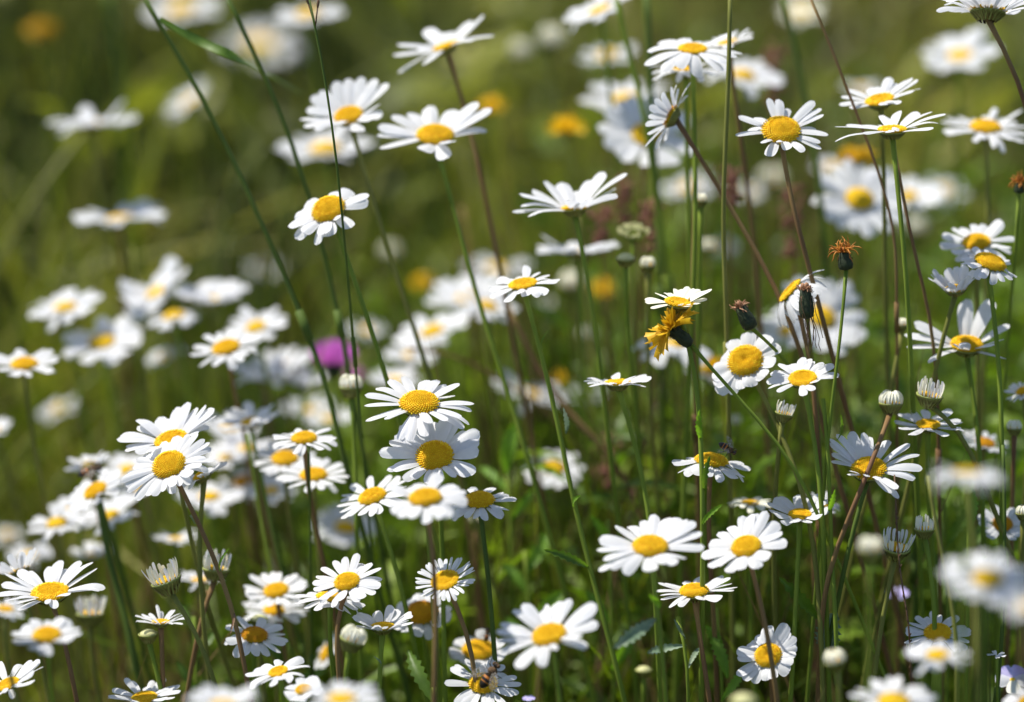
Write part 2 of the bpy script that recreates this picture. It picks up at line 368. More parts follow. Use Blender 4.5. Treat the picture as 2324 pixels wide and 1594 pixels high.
# petal tips read from the photograph for the clearer daisies: crop origin, scale, then x,y,width of each petal
TIPS = {
  (1518, 262): (2000, 0, 1.594, '1200,520,30 1135,560,30 1075,560,30 1020,600,30 970,640,30 945,690,30 935,740,30 925,800,30 930,850,30 925,930,30 970,940,30 1010,945,30 1050,880,30 1070,850,30 1000,890,30 1190,600,30 1160,620,30 1110,540,30'),
  (951, 908): (1400, 1450, 3.188, '485,190,110 665,175,100 955,165,110 1110,195,100 1210,268,80 1380,265,100 1575,490,90 1555,580,60 1425,660,80 1250,720,70 1540,730,40 1455,815,110 960,905,100 1010,755,100 690,975,110 765,985,90 645,930,90 455,700,70 210,720,80 190,540,70 190,385,70 320,290,90 1330,410,40'),
  (986, 1030): (1400, 1450, 3.188, '500,990,120 370,1130,110 530,1330,130 480,1370,70 790,1440,80 1350,1435,70 1515,1395,120 1600,1380,110 1635,1110,140 1635,985,120 1630,860,130 1480,890,90 1340,750,100 1230,700,130 1100,770,80 1050,730,110 880,740,140 740,920,130 560,930,90 640,810,90 1000,1480,90 1150,1480,90 700,1480,90'),
  (790, 258): (1100, 250, 2.1256, '500,135,85 625,110,80 735,100,80 850,130,80 950,160,70 380,220,80 300,265,80 265,390,70 215,470,70 250,545,70 890,355,60 905,450,80 730,590,90 350,560,60 840,480,70 560,520,60'),
  (988, 300): (1100, 250, 2.1256, '1000,420,95 1140,400,90 1290,330,110 1520,375,90 1715,310,85 1830,375,80 1800,535,60 1660,545,70 1510,680,90 1460,830,110 1270,755,100 900,730,90 875,600,50 880,545,70 1600,390,70'),
  (743, 470): (1100, 250, 2.1256, '510,1060,80 640,1065,90 790,1110,70 790,1180,80 650,1400,80 460,1470,110 360,1545,60 170,1490,90 240,1440,80 110,1390,110 150,1300,70 200,1265,60 250,1165,90 545,1080,50 560,1310,60 420,1460,90'),
  (386, 990): (400, 1550, 3.188, '920,240,120 1070,190,120 1310,210,110 1200,260,100 1430,250,100 1460,350,70 1360,450,80 1280,555,70 690,375,120 820,410,80 440,365,120 450,490,90 245,560,110 210,650,100 330,735,60 320,790,80 490,800,90 650,800,80'),
  (381, 1051): (400, 1550, 3.188, '950,610,105 760,705,100 840,700,70 1110,600,60 1220,570,70 1315,660,60 1375,690,60 1400,750,80 1445,915,55 1350,885,50 1300,970,70 1390,1040,50 1190,1080,100 1180,1210,70 1070,1215,60 970,1240,90 950,1320,80 825,1305,55 700,1355,90 620,1370,90 440,1410,110 345,1330,60 320,1245,100 230,1165,70 390,1010,80 430,930,70 490,860,90 620,800,110 330,1100,60'),
  (2195, 776): (3550, 1150, 3.503, '1140,135,150 1500,165,130 1740,500,60 1550,720,50 1590,965,50 400,470,180 255,620,110 280,830,100 520,975,40 860,790,80 1000,745,80 1440,790,70'),
  (1972, 1058): (3250, 1680, 3.985, '300,270,80 420,195,90 640,175,140 870,215,110 960,260,100 1250,305,130 1130,370,100 1560,375,100 1710,495,80 1745,750,120 1635,860,60 1610,905,80 1310,1040,100 1325,1210,110 1180,1120,100 520,840,80 540,760,70 330,650,70 335,520,70 310,370,80 780,810,80 1010,900,80'),
  (112, 1336): (0, 2150, 3.985, '845,380,160 670,500,120 360,545,90 215,545,130 35,570,90 0,750,120 -60,870,110 350,870,80 390,1080,110 220,1020,80 960,990,110 1195,850,60 1660,730,130 1590,785,80 1505,490,110 1405,355,90 1210,380,130 990,510,110 860,930,60 240,660,70 150,770,50 150,960,80'),
  (1303, 466): (2000, 620, 3.188, '610,295,100 790,320,140 420,415,90 260,480,60 265,570,60 170,720,80 350,725,80 1000,430,90 1180,275,150 1340,205,130 1600,210,80 1465,500,110 1470,400,70 900,600,90 1100,560,110'),
  (1773, 290): (2850, 330, 3.188, '735,165,90 880,155,105 1000,285,85 1305,220,110 1405,305,70 1415,390,90 1350,560,80 1475,650,110 1365,750,60 1375,840,90 1130,860,90 935,865,110 690,940,130 820,780,70 600,770,70 350,410,100 545,390,110 295,665,70 460,580,90 620,500,60'),
  (1476, 1234): (2350, 2020, 2.277, '270,190,80 395,180,70 530,140,80 635,100,75 760,95,90 850,100,80 910,100,60 985,160,75 1040,240,80 1060,370,90 870,450,70 780,510,80 560,560,100 320,595,80 105,580,60 90,400,90 110,290,100 140,480,60 690,490,70 210,560,60'),
  (1692, 1236): (2350, 2020, 2.277, '1200,250,80 1310,190,70 1430,100,80 1500,90,70 1570,80,70 1640,60,70 1750,150,90 1770,240,80 1810,325,90 1630,460,80 1520,525,90 1370,570,80 1260,585,80 1100,560,80 1035,455,80 1110,365,90 1170,520,60'),
  (1575, 1336): (2350, 2020, 2.277, '650,705,40 720,725,35 820,745,60 900,710,60 1040,660,80 1240,650,80 1300,650,70 1310,710,40 1360,735,60 1330,770,50 1200,820,80 1030,835,60 820,885,50 740,915,60 660,835,50 620,775,30 660,800,35'),
  (1742, 1485): (2350, 2020, 2.277, '1365,1320,90 1370,1400,80 1360,1545,80 1420,1590,80 1500,1610,80 1610,1580,70 1680,1560,70 1820,1520,90 1860,1420,70 1890,1360,60 1905,1290,60 1900,1210,60 1845,1160,60 1815,1085,90 1640,1100,100 1560,1190,70 1510,1245,70 1455,1285,60 1900,1250,50'),
  (1245, 1436): (1950, 2350, 3.985, '570,260,150 430,330,160 210,560,160 140,700,120 150,830,120 190,990,150 470,1220,170 820,1160,140 1560,850,120 1750,560,150 1710,250,180 1340,210,110 1130,200,190 950,310,80 860,400,110 1700,420,120 1050,900,90 1480,720,100'),
  (1540, 680): (2550, 1100, 2.277, '70,190,50 70,240,60 120,295,40 175,160,60 310,135,70 370,105,60 430,100,60 475,100,60 520,110,50 580,110,60 640,105,60 675,125,70 640,200,60 560,260,50 480,270,50 250,145,40 400,255,40'),
  (1690, 815): (2550, 1100, 2.277, '860,585,100 1010,520,80 1065,520,50 1210,540,100 1300,635,90 1250,790,100 1145,915,110 1020,1010,90 920,1030,70 840,1085,80 730,1070,90 700,1000,90 680,930,90 690,850,80 770,745,80 820,680,60'),
  (1821, 853): (2550, 1100, 2.277, '1510,735,70 1580,765,70 1610,780,60 1700,790,60 1785,795,80 1835,905,80 1570,1020,60 1490,1095,60 1260,1050,40 1185,1020,50 1170,945,70 1215,885,50 1265,855,60 1305,800,60 1415,785,80 1380,820,40 1640,940,40'),
  (1995, 220): (3300, 280, 2.92, '555,160,110 650,140,70 780,40,110 870,110,80 990,55,70 1030,85,60 1085,100,60 1105,210,60 820,370,80 640,430,90 270,430,80 170,390,80 200,280,70 310,200,100 1010,230,60 740,390,70'),
  (2025, 287): (3300, 280, 2.92, '740,465,110 905,440,90 1140,440,100 1275,460,70 1410,485,60 1335,565,60 1200,690,80 1125,630,60 110,765,80 130,655,60 275,610,60 440,610,90 690,590,80 400,765,60 690,740,80 780,700,50'),
  (1010, 98): (1550, 20, 4.842, '740,360,200 930,450,150 1210,360,200 1580,250,230 1830,160,200 2050,600,180 600,730,190 200,730,150 110,930,180 220,1290,200 750,1150,250 1600,700,150'),
}
GD = 'daisies growing in the meadow'
COUNT = {'petal': 0}
def daisy(cx, cy, w, f, phi, b, label, n=None, cup=16, droop=-16, dr=.37, s=None, sc=None, via=None, disc=None, cream=False,
          leaves=(), pw=1.0, miss=0, autoleaf=True, rough=1.0, lift=0, group=GD):
    r = random.Random(int(cx*7+cy*13)); d = depth(b)
    Rr = w*.5*d/FPX; nv = normal_of(f, phi); C = at(cx, cy, b)
    sharp = -20 <= b < 19
    if f < .3 and cup < 24 and cup > 12: cup, droop = 28, droop-12
    if f < .36 and disc is None: disc = 'flat-low'
    if b > 44: Rr *= .9
    elif b > 20: Rr *= 1.06; pw *= 1.2; dr *= .88; cup = max(cup, 20)
    rd = Rr*dr; n = n or r.choice((17, 18, 19, 20, 21, 22, 23))
    if s is None: s = .20 if cx < 1300 else .07
    s += r.uniform(-.05, .05)
    if sc is None: sc = r.choice('gogogor')
    C = C - nv*rd*.25
    base = C - nv*rd*.42
    path, g = ground_path(base, nv, b, s, via, 6 if sharp else 4)
    rt = root('daisy', g, label, 'daisy', group)
    st = link('stem', stem_mesh(path, g, 00.00130*(1 if sharp else 1.05), 8 if sharp else 6, SMAT[sc], 60 if abs(b) < 4 else 0), rt)
    HM = Matrix.Translation(C-g) @ frame(nv, r.uniform(0, 6.28))
    HMi = HM.copy()
    q = Matrix.Diagonal((rd, rd, rd*(.95 if f > .5 else 1), 1))
    kd = disc or r.choice(('flat-low', 'dimple-low', 'button-high', 'flat-high'))
    if kd == 'old': dm = DISC['old']
    else:
        a, c = kd.split('-'); dm = DISC[(a, c, sharp)]
    link('flower_centre', dm, rt, HM @ q)
    link('calyx', CALYX, rt, HM @ Matrix.Translation((0, 0, -rd*.12)) @ Matrix.Diagonal((rd*.96, rd*.96, rd*.8, 1)))
    r0 = rd*.86; mname = 'cream' if cream else 'petal'
    cu, dp = R(cup), R(droop)
    mc = sum(math.cos(cu+dp*(i+.5)/9) for i in range(9))/9
    L = (Rr-r0)/max(.45, mc)
    allb = MB(); a0 = r.uniform(0, 6.28)
    tips = TIPS.get((cx, cy))
    if tips:
        ox, oy, kk, txt = tips; F = HM.to_3x3().transposed(); Ln = Rr-r0; k0 = .5674
        for i, q_ in enumerate(txt.split()):
            x, y, wp = (float(u) for u in q_.split(','))
            v2 = at((ox+x/kk)*k0, (oy+y/kk)*k0, b) - C; best = None
            for zi in range(-40, 41):
                p = F @ (v2 + CF*(zi/40*1.3*Rr)); h = math.hypot(p.x, p.y)-r0*.8
                if h < .15*Ln: continue
                L_ = math.hypot(h, p.z); e = math.atan2(p.z, h)
                c = ((e-R(cup*.6))/R(28))**2 + ((L_-Ln)/(Ln*.22))**2
                if best is None or c < best[0]: best = (c, math.atan2(p.y, p.x), L_, e)
            if not best: continue
            _, a, L_, e = best; bend = r.uniform(.15, .55)
            W = min(.0080, max(.0031, wp/kk*k0*d/FPX*1.38)*pw)
            rows = petal_rows(r0*.8, L_*1.02, W, e+bend*.5, -bend, r.choice((.0, .01, .02, .03)), r.uniform(-.45, .45), 9, r.uniform(-.05, .05), r.uniform(.06, .2), r.choice((0, 0, 0, -.35)))
            pb = MB(); pb.grid(rotz(rows, a, -rd*.06 + (.00035 if i % 2 else -.0003) + r.uniform(-.0002, .0002)))
            link('petal', pb.mesh('petal', [mname]), rt, HMi); COUNT['petal'] += 1
        n = 0
    gap = set(r.sample(range(n), miss)) if miss and n else set()
    for i in range(n):
        if i in gap: continue
        a = a0 + 2*math.pi*(i+r.uniform(-.28, .28)*rough)/n
        W = pw*min(.0072, (2*math.pi*(r0+L*.66)/n)*r.uniform(.84, 1.14))
        up = r.uniform(-6, 7)*rough; odd = r.random()
        cd, dd, cl = cup+up, droop+r.uniform(-12, 10)*rough, 0
        if odd < .09*rough: dd -= 45
        elif odd < .15*rough: cd += 22
        elif odd > .93: cl = -.5
        rows = petal_rows(r0, L*r.uniform(.86, 1.05), W, R(cd), R(dd), r.choice((.0, .012, .02, .03)), r.uniform(-.5, .5)*rough,
                          9 if sharp else 4, r.uniform(-.13, .13)*rough, r.uniform(.06, .22), cl)
        dz = -rd*.06 + (.00035 if i % 2 else -.0003) + r.uniform(-.0001, .0001)
        rows = rotz(rows, a, dz)
        if sharp:
            pb = MB(); pb.grid(rows); link('petal', pb.mesh('petal', [mname]), rt, HMi); COUNT['petal'] += 1
        else: allb.grid(rows)
    if not sharp: link('petals', allb.mesh('petals', [mname]), rt, HMi)
    for lf in leaves:
        x0, y0, x1, y1, wp = lf[:5]; mat = lf[5] if len(lf) > 5 else 'leaf'; shp = lf[6] if len(lf) > 6 else 'lance'
        leaf_obj(st, g, at(x0, y0, b), at(x1, y1, b-2), wp*d/FPX, mat, face=Vector((r.uniform(-.3, .3), -.7, .6)), shape=shp)
    if sharp and autoleaf and not leaves:
        for k in range(r.choice((1, 2, 2))):
            i = int(len(path)*r.uniform(.5, .85)); p = path[i]; a = r.uniform(0, 6.28); ln = r.uniform(.008, .022)
            dd = Vector((math.cos(a), math.sin(a)*.6, r.uniform(.5, 1.3))).normalized()
            leaf_obj(st, g, p, p+dd*ln, ln*.2, r.choice(('leaf', 'leaf_bright')), n=12, serr=.35)
    return rt

# ------------------------------------------------------------------ THE DAISIES (place in the photograph, span, facing, lean, sharpness)
DA = daisy
# --- top left, far and soft
DA(410, 15, 210, .40, -8, 62, 'very soft daisy cut by the top edge, orange centre, beside the dark green grass stalk', disc='flat-high')
DA(588, 92, 225, .55, 0, 82, 'ghostly grey-white daisy dissolved by blur between the two dark grass stalks')
DA(700, 26, 185, .35, -5, 46, 'blurred daisy at the top edge behind the thin dark seed stalk', disc='flat-high')
DA(210, 272, 195, .12, -4, 40, 'flat soft daisy seen edge-on near the left side, upper of the two lone ones', cup=14, s=.1)
DA(427, 225, 140, .35, -38, 58, 'small pale blurred daisy tilted up behind the long dark grass stalk', cup=25)
DA(272, 486, 200, .20, -6, 38, 'lone soft daisy with raised right petals left of the dark grass stalk', cup=20, s=.05)
DA(1010, 98, 225, .22, -20, 17, 'topmost clear daisy, rising to the right, centre nearly hidden by white petals', n=14, cup=26, droop=-34, sc='r', via=[(1040, 190), (1075, 320), (1130, 590)], disc='flat-low', pw=1.25, dr=.27)
DA(790, 258, 205, .62, -12, 13, 'daisy with long fanned upper petals, crossed by the thin dark seed stalk', n=19, cup=22, droop=-20, dr=.32, sc='o', via=[(815, 345), (870, 540), (960, 810)], disc='flat-high')
DA(738, 330, 225, .30, -4, 40, 'soft daisy with apricot centre directly behind a clearer fan-petalled daisy', n=15, disc='flat-high')
DA(988, 300, 245, .52, 2, 11, 'daisy with sparse broad splayed petals and large domed yellow centre, upper middle', n=14, cup=18, droop=-46, dr=.34, sc='g', via=[(1010, 380), (1070, 640), (1140, 850), (1240, 1190)], disc='button-high', pw=1.25)
DA(743, 470, 185, .72, -22, 5, 'daisy with drooping lower petals and big centre, thin stalk crossing it', n=18, cup=4, droop=-36, dr=.42, sc='g', via=[(765, 520), (820, 680), (880, 870)], disc='button-high', pw=1.1)
DA(1357, 15, 175, .30, -22, 27, 'soft daisy cut by the top edge left of the dark green reed')
DA(1378, 120, 155, .35, -12, 46, 'blurred greyish daisy with orange centre beneath the one at the top edge', disc='flat-high')
# --- top right
DA(1572, 104, 230, .40, 0, 8, 'daisy with drooping petal tips and golden centre at the top, left of a reddish stalk', n=17, cup=14, droop=-40, dr=.28, sc='g', via=[(1575, 230), (1580, 480), (1575, 640)], disc='flat-low')
DA(1650, 92, 130, .25, -14, 13, 'daisy half hidden behind the reddish stalk, right of the drooping-tipped one', cup=22)
DA(1558, 152, 165, .10, 0, 12, 'back daisy seen from below, tucked under a golden-centred one at the top', cup=12, droop=-40, s=.05)
DA(1690, 165, 170, .42, 12, 33, 'soft daisy with yellow glow behind and right of the reddish stalk', disc='flat-high')
DA(1418, 218, 195, .36, -6, 38, 'soft wide daisy with apricot centre left of the dark green reed', disc='flat-high')
DA(1470, 300, 215, .80, 10, 26, 'large soft daisy facing the viewer behind the side-on daisy', n=16, disc='flat-high')
DA(1518, 262, 160, -.16, -62, 6, 'side-on daisy facing left with dark centre and slanting red stem', n=26, cup=50, droop=-14, dr=.34, sc='r', via=[(1548, 285), (1600, 375), (1680, 510), (1765, 650), (1850, 900)], disc='old', pw=1.25)
DA(1773, 290, 205, .72, 0, 3, 'daisy with crumpled petals round a bulging orange centre, upper right', n=20, cup=6, droop=-28, dr=.42, sc='r', via=[(1772, 370), (1790, 460), (1832, 590)], disc='button-high', pw=.85, rough=2.2, miss=2)
DA(1995, 220, 180, .40, -14, 7, 'daisy with yellow centre just above a flatter daisy, upper right', n=24, cup=14, droop=-20, dr=.36, disc='dimple-low', sc='o', pw=.85)
DA(2025, 287, 240, .24, -2, 2, 'flat wide daisy with low centre and raised back petals on a straight green stem', n=17, cup=8, droop=-8, dr=.27, sc='g', via=[(2032, 350), (2042, 500), (2062, 700)], disc='flat-low')
DA(2178, 118, 170, .55, -10, 42, 'soft daisy near the top right corner with faint centre', n=22, disc='flat-low')
DA(2237, 283, 205, .36, 2, 17, 'round daisy with broad flat ring of petals at the right edge', n=26, dr=.34, cup=12, sc='o', via=[(2240, 360), (2243, 520)], disc='flat-high')
DA(1955, 195, 110, .30, 0, 52, 'faint blurred daisy behind the left petals of a yellow-centred daisy, upper right')
DA(2243, 14, 245, -.14, 6, 1, 'daisy seen from below at the top right corner on a thick red-brown stem', n=22, cup=34, droop=-22, dr=.34, sc='r', via=[(2266, 60), (2300, 150), (2345, 290)], disc='flat-low')
DA(1820, 22, 120, .55, 0, 62, 'creamy blurred flower head at the top edge behind dark stalks', cream=True)
DA(1953, 447, 205, .80, 10, 27, 'soft daisy with orange centre facing the viewer, left of the straight green stem', n=24, dr=.36, disc='button-high')
DA(2056, 440, 175, .42, -6, 35, 'soft daisy behind the straight green stem, petals reaching right', n=16)
DA(1888, 375, 100, .40, 0, 44, 'pale blurred daisy left of the amber blurred hawkbit')
DA(2140, 430, 130, .45, 0, 58, 'grey ghost of a daisy, right of the straight green stem')
DA(1695, 432, 100, .50, 0, 58, 'round pale blur of a daisy right of the reddish stalk')
DA(1560, 418, 145, .35, -15, 52, 'large white blurred daisy behind the slanting red stem')
DA(1640, 556, 85, .50, 0, 52, 'small white blurred daisy behind the reddish stalk, above the hawkbit')
DA(2216, 545, 182, .55, -8, 9, 'evenly rayed daisy overlapping one below it near the right edge', n=19, cup=10, droop=-14, dr=.34, disc='button-high', sc='o')
DA(2250, 590, 140, .42, 18, 3, 'daisy leaning right with thick golden centre, folded small front petals, right edge', n=18, cup=2, droop=-24, dr=.52, disc='button-high', sc='g', via=[(2252, 640), (2265, 800), (2275, 1090)], rough=1.6)
DA(2168, 650, 110, .28, -8, 4, 'half-open cup-shaped daisy beneath two overlapping ones, right edge', n=16, cup=54, droop=-8, dr=.46, disc='flat-low', sc='o', via=[(2155, 690), (2135, 790)])
# --- middle
DA(1303, 466, 250, .07, -4, 8, 'daisy seen from the side with upswept petals at the centre top', n=17, cup=34, droop=-52, dr=.24, sc='g', via=[(1315, 520), (1330, 600), (1370, 900)], disc='flat-low', pw=1.6)
DA(1312, 562, 185, .06, 0, 22, 'flat soft daisy crossed by the stem of the upswept daisy above', cup=24, n=18)
DA(1130, 600, 175, .30, 0, 52, 'greyish blurred daisy, uppermost of the soft group left of centre')
DA(1062, 668, 190, .40, -10, 38, 'white blurred daisy left of the sharper flat one near the centre', disc='flat-low')
DA(1110, 690, 140, .40, 20, 30, 'soft daisy with apricot centre peeping from under the sharper flat one', disc='flat-high')
DA(1185, 638, 168, .36, -10, 4, 'flat daisy with cream-lit petals on a long slanting green stem near the centre', n=18, cup=10, droop=-18, dr=.38, sc='g', disc='flat-low', via=[(1195, 690), (1250, 880), (1305, 1160), (1360, 1370), (1425, 1620)],
   leaves=[(1283, 985, 1278, 925, 14, 'leaf_silver'), (1232, 792, 1245, 750, 5), (1303, 1150, 1318, 1125, 14, 'leaf_bright'), (1338, 1290, 1234, 1248, 22, 'leaf')])
DA(1540, 680, 152, .32, 8, 0, 'cream-petalled daisy with scalloped right edge directly above the yellow hawkbit', n=24, cup=16, droop=-12, dr=.40, cream=True, disc='dimple-low', sc='g', via=[(1572, 730), (1580, 850), (1592, 1000), (1595, 1250)], pw=.85,
   leaves=[(1592, 1000, 1588, 930, 18, 'leaf_bright'), (1600, 1120, 1612, 1035, 18, 'leaf'), (1592, 1195, 1640, 1145, 14, 'leaf_bright')])
DA(1525, 772, 190, .25, 4, 22, 'soft white daisy with hanging petals behind the yellow hawkbit', droop=-60, n=15)
DA(1690, 815, 160, .82, -24, 3, 'daisy with oversized dented orange centre and short petals', n=18, cup=0, droop=-26, dr=.50, sc='o', disc='dimple-high', pw=1.15, via=[(1716, 860), (1760, 950, 2.5), (1830, 1120, 1.6), (1855, 1300, 1), (1868, 1594, 1)],
   leaves=[(1858, 1405, 1768, 1310, 30, 'leaf'), (1874, 1480, 1900, 1390, 56, 'leaf_silver', 'round')])
DA(1608, 835, 110, .40, 0, 25, 'blurred daisy with yellow-orange side showing, left of the dented-centred daisy', disc='button-high', dr=.5)
DA(1788, 655, 165, .10, -48, 4, 'sideways daisy with petals hanging to the left, behind the withered black head', n=22, cup=-10, droop=-54, dr=.40, sc='r', disc='flat-low', via=[(1812, 690), (1840, 800), (1856, 1010)], rough=1.6)
DA(1868, 715, 215, .76, 20, 25, 'large soft white daisy behind the withered black head', n=19, dr=.34, disc='button-high')
DA(1792, 742, 165, .50, -20, 29, 'soft daisy with blurred lower petals, left behind the withered black head')
DA(1821, 853, 162, .55, -8, 0, 'crisp small daisy with dappled petals and greenish-yellow centre', n=19, cup=10, droop=-10, dr=.39, sc='g', disc='dimple-low', via=[(1835, 900), (1856, 1040), (1872, 1280)],
   leaves=[(1898, 1000, 1908, 940, 10, 'leaf'), (1880, 1160, 1896, 1110, 14, 'leaf_bright')])
DA(2195, 776, 245, .38, 2, 6, 'daisy with two tall upright petals and few broad spreading ones', n=12, cup=30, droop=-16, dr=.30, sc='g', disc='button-high', pw=1.45, rough=1.8, via=[(2200, 830), (2220, 980), (2232, 1200)])
DA(1402, 862, 160, .12, -2, 3, 'daisy seen almost edge-on with orange glint, below the centre, thin green stem', n=18, cup=24, droop=-26, dr=.36, sc='g', disc='flat-low', via=[(1412, 900), (1445, 1010), (1475, 1170), (1490, 1400)])
DA(2107, 958, 165, .36, 0, 3, 'small flat daisy beneath the half-open bud, right side', n=17, cup=12, droop=-10, dr=.33, sc='g', disc='flat-low', pw=.9)
DA(1972, 1058, 205, .58, -6, 0, 'crisp daisy with ochre centre crossed by a red bud stem', n=20, cup=24, droop=-12, dr=.38, sc='d', disc='button-high', rough=1.3, via=[(1968, 1110), (1935, 1190), (1915, 1300)])
DA(1615, 1040, 178, .20, 6, 2, 'flat daisy with raised dome, hoverfly perched on its right side', n=18, cup=-6, droop=-12, dr=.42, sc='r', disc='button-high')
DA(2195, 1062, 180, .10, 0, -46, 'white daisy smeared by foreground blur at the right, no centre visible', n=22, cup=6, droop=-30, sc='g')
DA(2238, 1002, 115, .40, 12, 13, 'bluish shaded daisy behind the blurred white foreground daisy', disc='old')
DA(2322, 885, 90, .40, -20, 8, 'shaded daisy cut by the right edge, only left petals showing')
DA(1703, 1137, 105, .20, 0, 9, 'creamy crumpled daisy left of the upright-petalled cup daisy', cream=True, droop=-40, n=16, disc='flat-low')
DA(1815, 1162, 155, .40, -4, 1, 'cup-shaped daisy half hidden by a thick brown stem', n=15, cup=32, droop=-20, dr=.33, sc='g', disc='flat-low', via=[(1815, 1230), (1805, 1360), (1800, 1500)])
DA(1868, 1140, 90, .30, 20, 8, 'small daisy tucked behind the hairy green stem and thick brown stem', n=14)
DA(1476, 1234, 240, .48, 0, -9, 'big regular daisy, left of the pair in the lower middle right', n=22, cup=8, droop=-14, dr=.33, sc='g', disc='flat-high', via=[(1482, 1300), (1500, 1450), (1512, 1600)], pw=1.05,
   leaves=[(1488, 1405, 1392, 1472, 34, 'leaf_silver'), (1498, 1380, 1472, 1350, 16, 'leaf_bright')])
DA(1692, 1236, 190, .62, -16, -6, 'big regular daisy with sun-yellow centre, right of the pair in the lower middle right', n=18, cup=6, droop=-18, dr=.35, sc='r', disc='flat-high', via=[(1708, 1290), (1735, 1400), (1760, 1560)], pw=1.05)
DA(1575, 1336, 178, .30, -4, 1, 'crisp flat daisy on a brown stem under two larger ones', n=17, cup=10, droop=-14, dr=.37, sc='r', disc='flat-high', via=[(1580, 1390), (1592, 1480), (1612, 1600)])
DA(1256, 1055, 140, .55, 0, 25, 'lone soft daisy with orange dome between slanting green stems', dr=.45, disc='button-high', droop=-36)
DA(1245, 1436, 235, .50, -14, -13, 'large slightly soft daisy tilted up to the right, bottom middle', n=18, cup=12, droop=-20, dr=.33, sc='g', disc='flat-high', pw=1.05, via=[(1262, 1480), (1272, 1600)])
DA(1742, 1485, 142, .80, -24, 0, 'upright crisp daisy crossed by a brown stem near the bottom', n=24, cup=4, droop=-14, dr=.43, sc='r', disc='dimple-high')
DA(2128, 1432, 160, .58, -4, 1, 'crisp daisy crossed by two stems with a blurred one before it', n=22, cup=6, droop=-14, dr=.38, sc='g', disc='button-high')
DA(2130, 1482, 155, .34, 0, -27, 'blurred foreground daisy overlapping the lower half of a crisp one', n=18, disc='flat-high', sc='g')
DA(2242, 1306, 215, .50, 0, -44, 'big strongly blurred foreground daisy with orange centre, right edge', n=18, disc='flat-high', dr=.34, sc='d')
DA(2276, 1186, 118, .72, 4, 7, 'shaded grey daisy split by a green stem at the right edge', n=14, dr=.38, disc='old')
DA(2335, 1372, 120, .40, 0, -58, 'grey smear of a foreground daisy cut by the right edge')
DA(2030, 1585, 215, .38, 0, -28, 'blurred foreground daisy cut by the bottom edge, right side', n=22, disc='flat-high', sc='g')
DA(2330, 1590, 120, .40, -20, -16, 'white petals in the bottom right corner beside the pansy', n=16)
# --- left, soft rows
DA(147, 692, 168, .36, -6, 32, 'soft daisy with apricot centre alone above the left-hand group', disc='flat-high')
DA(230, 770, 185, .52, -6, 31, 'soft wide daisy with spiky outline in the left-hand group', n=16, disc='flat-high')
DA(352, 655, 165, .42, -30, 33, 'soft daisy with one long petal pointing up right', cup=34, n=12, pw=1.5, rough=2)
DA(478, 672, 165, .22, 0, 32, 'soft cup-shaped daisy right of the one with a long raised petal', cup=36, n=12, pw=1.4)
DA(393, 712, 120, .28, -10, 30, 'soft daisy with straw-yellow centre hanging under two others', dr=.5, disc='button-high', droop=-50)
DA(55, 822, 160, .40, 0, 17, 'daisy with clear yellow centre cut by the left edge, middle height', n=18, cup=20, disc='flat-high', sc='o', s=.1)
DA(512, 784, 168, .48, -12, 17, 'daisy with bright yellow centre overlapping a softer one behind it', n=22, disc='flat-high', sc='r')
DA(580, 737, 150, .48, -14, 29, 'softer daisy behind and right of a bright yellow-centred one', disc='flat-high')
DA(602, 852, 145, .20, 0, 32, 'blurred white daisy left of the purple knapweed, showing no centre', cup=38)
DA(688, 868, 110, .20, 10, 33, 'blurred bowl-shaped daisy just beneath the purple knapweed', cup=44)
DA(132, 925, 115, .42, -24, 47, 'faint tilted blurred daisy by itself at the left')
DA(640, 822, 135, .25, -5, 34, 'blurred whitish daisy between the centreless one and the knapweed', cup=30)
DA(560, 1012, 130, .40, 0, 27, 'blurred daisy under the upright-petalled soft one, left of the stacked trio')
DA(322, 1100, 140, .35, -20, 24, 'blurred white petals below the left side of the crisp tilted daisy')
DA(170, 1145, 120, .35, -10, 24, 'blurred daisy in the low left cluster, between its pale-centred and tilted members')
DA(66, 1255, 100, .35, 0, 32, 'faint blurred daisy above the side-on cup daisy, left')
DA(745, 945, 115, .30, 0, 38, 'pale blurred daisy above the topmost daisy of the stacked trio')
DA(615, 1108, 120, .40, 0, 27, 'blurred daisy right of the twin dark stems, under the stacked trio')
DA(-12, 972, 80, .40, -20, 30, 'blurred petals poking in from the left edge')
DA(372, 806, 92, .35, -20, 40, 'grey small blurred daisy under the straw-yellow centred one', disc='button-high')
DA(386, 990, 212, .46, -14, 3, 'daisy with wide white fan behind the crisp tilted one, left side', n=18, cup=16, droop=-12, dr=.36, sc='o', disc='flat-low', pw=1.1, autoleaf=False)
DA(381, 1051, 195, .76, -20, 0, 'crisp tilted daisy with dense rays and honey-yellow centre, left side', n=30, cup=6, droop=-12, dr=.39, sc='r', disc='flat-high', pw=1.05, via=[(418, 1108), (450, 1190), (505, 1300), (540, 1420), (570, 1600)],
   leaves=[(443, 1190, 432, 1170, 6, 'leaf_silver'), (532, 1390, 522, 1440, 7, 'seed'), (500, 1300, 520, 1245, 8, 'leaf_bright')])
DA(567, 956, 150, .28, -10, 17, 'soft daisy with orange centre and upright right petals behind the crisp tilted one', cup=32, n=14, disc='button-high', dr=.3, sc='d')
DA(522, 966, 125, .40, 10, 29, 'blurred daisy with small orange centre at the left of another soft one')
DA(690, 990, 158, .36, -2, 7, 'daisy topping the trio of stacked daisies left of centre', n=24, dr=.36, disc='flat-high', sc='r', cup=10)
DA(646, 1036, 155, .48, 0, 15, 'soft daisy in the middle of the stacked trio left of centre', n=22, dr=.38, disc='flat-high')
DA(711, 1073, 170, .38, -2, 11, 'lowest daisy of the stacked trio, dark stem passing its yellow centre', n=24, dr=.36, disc='flat-high')
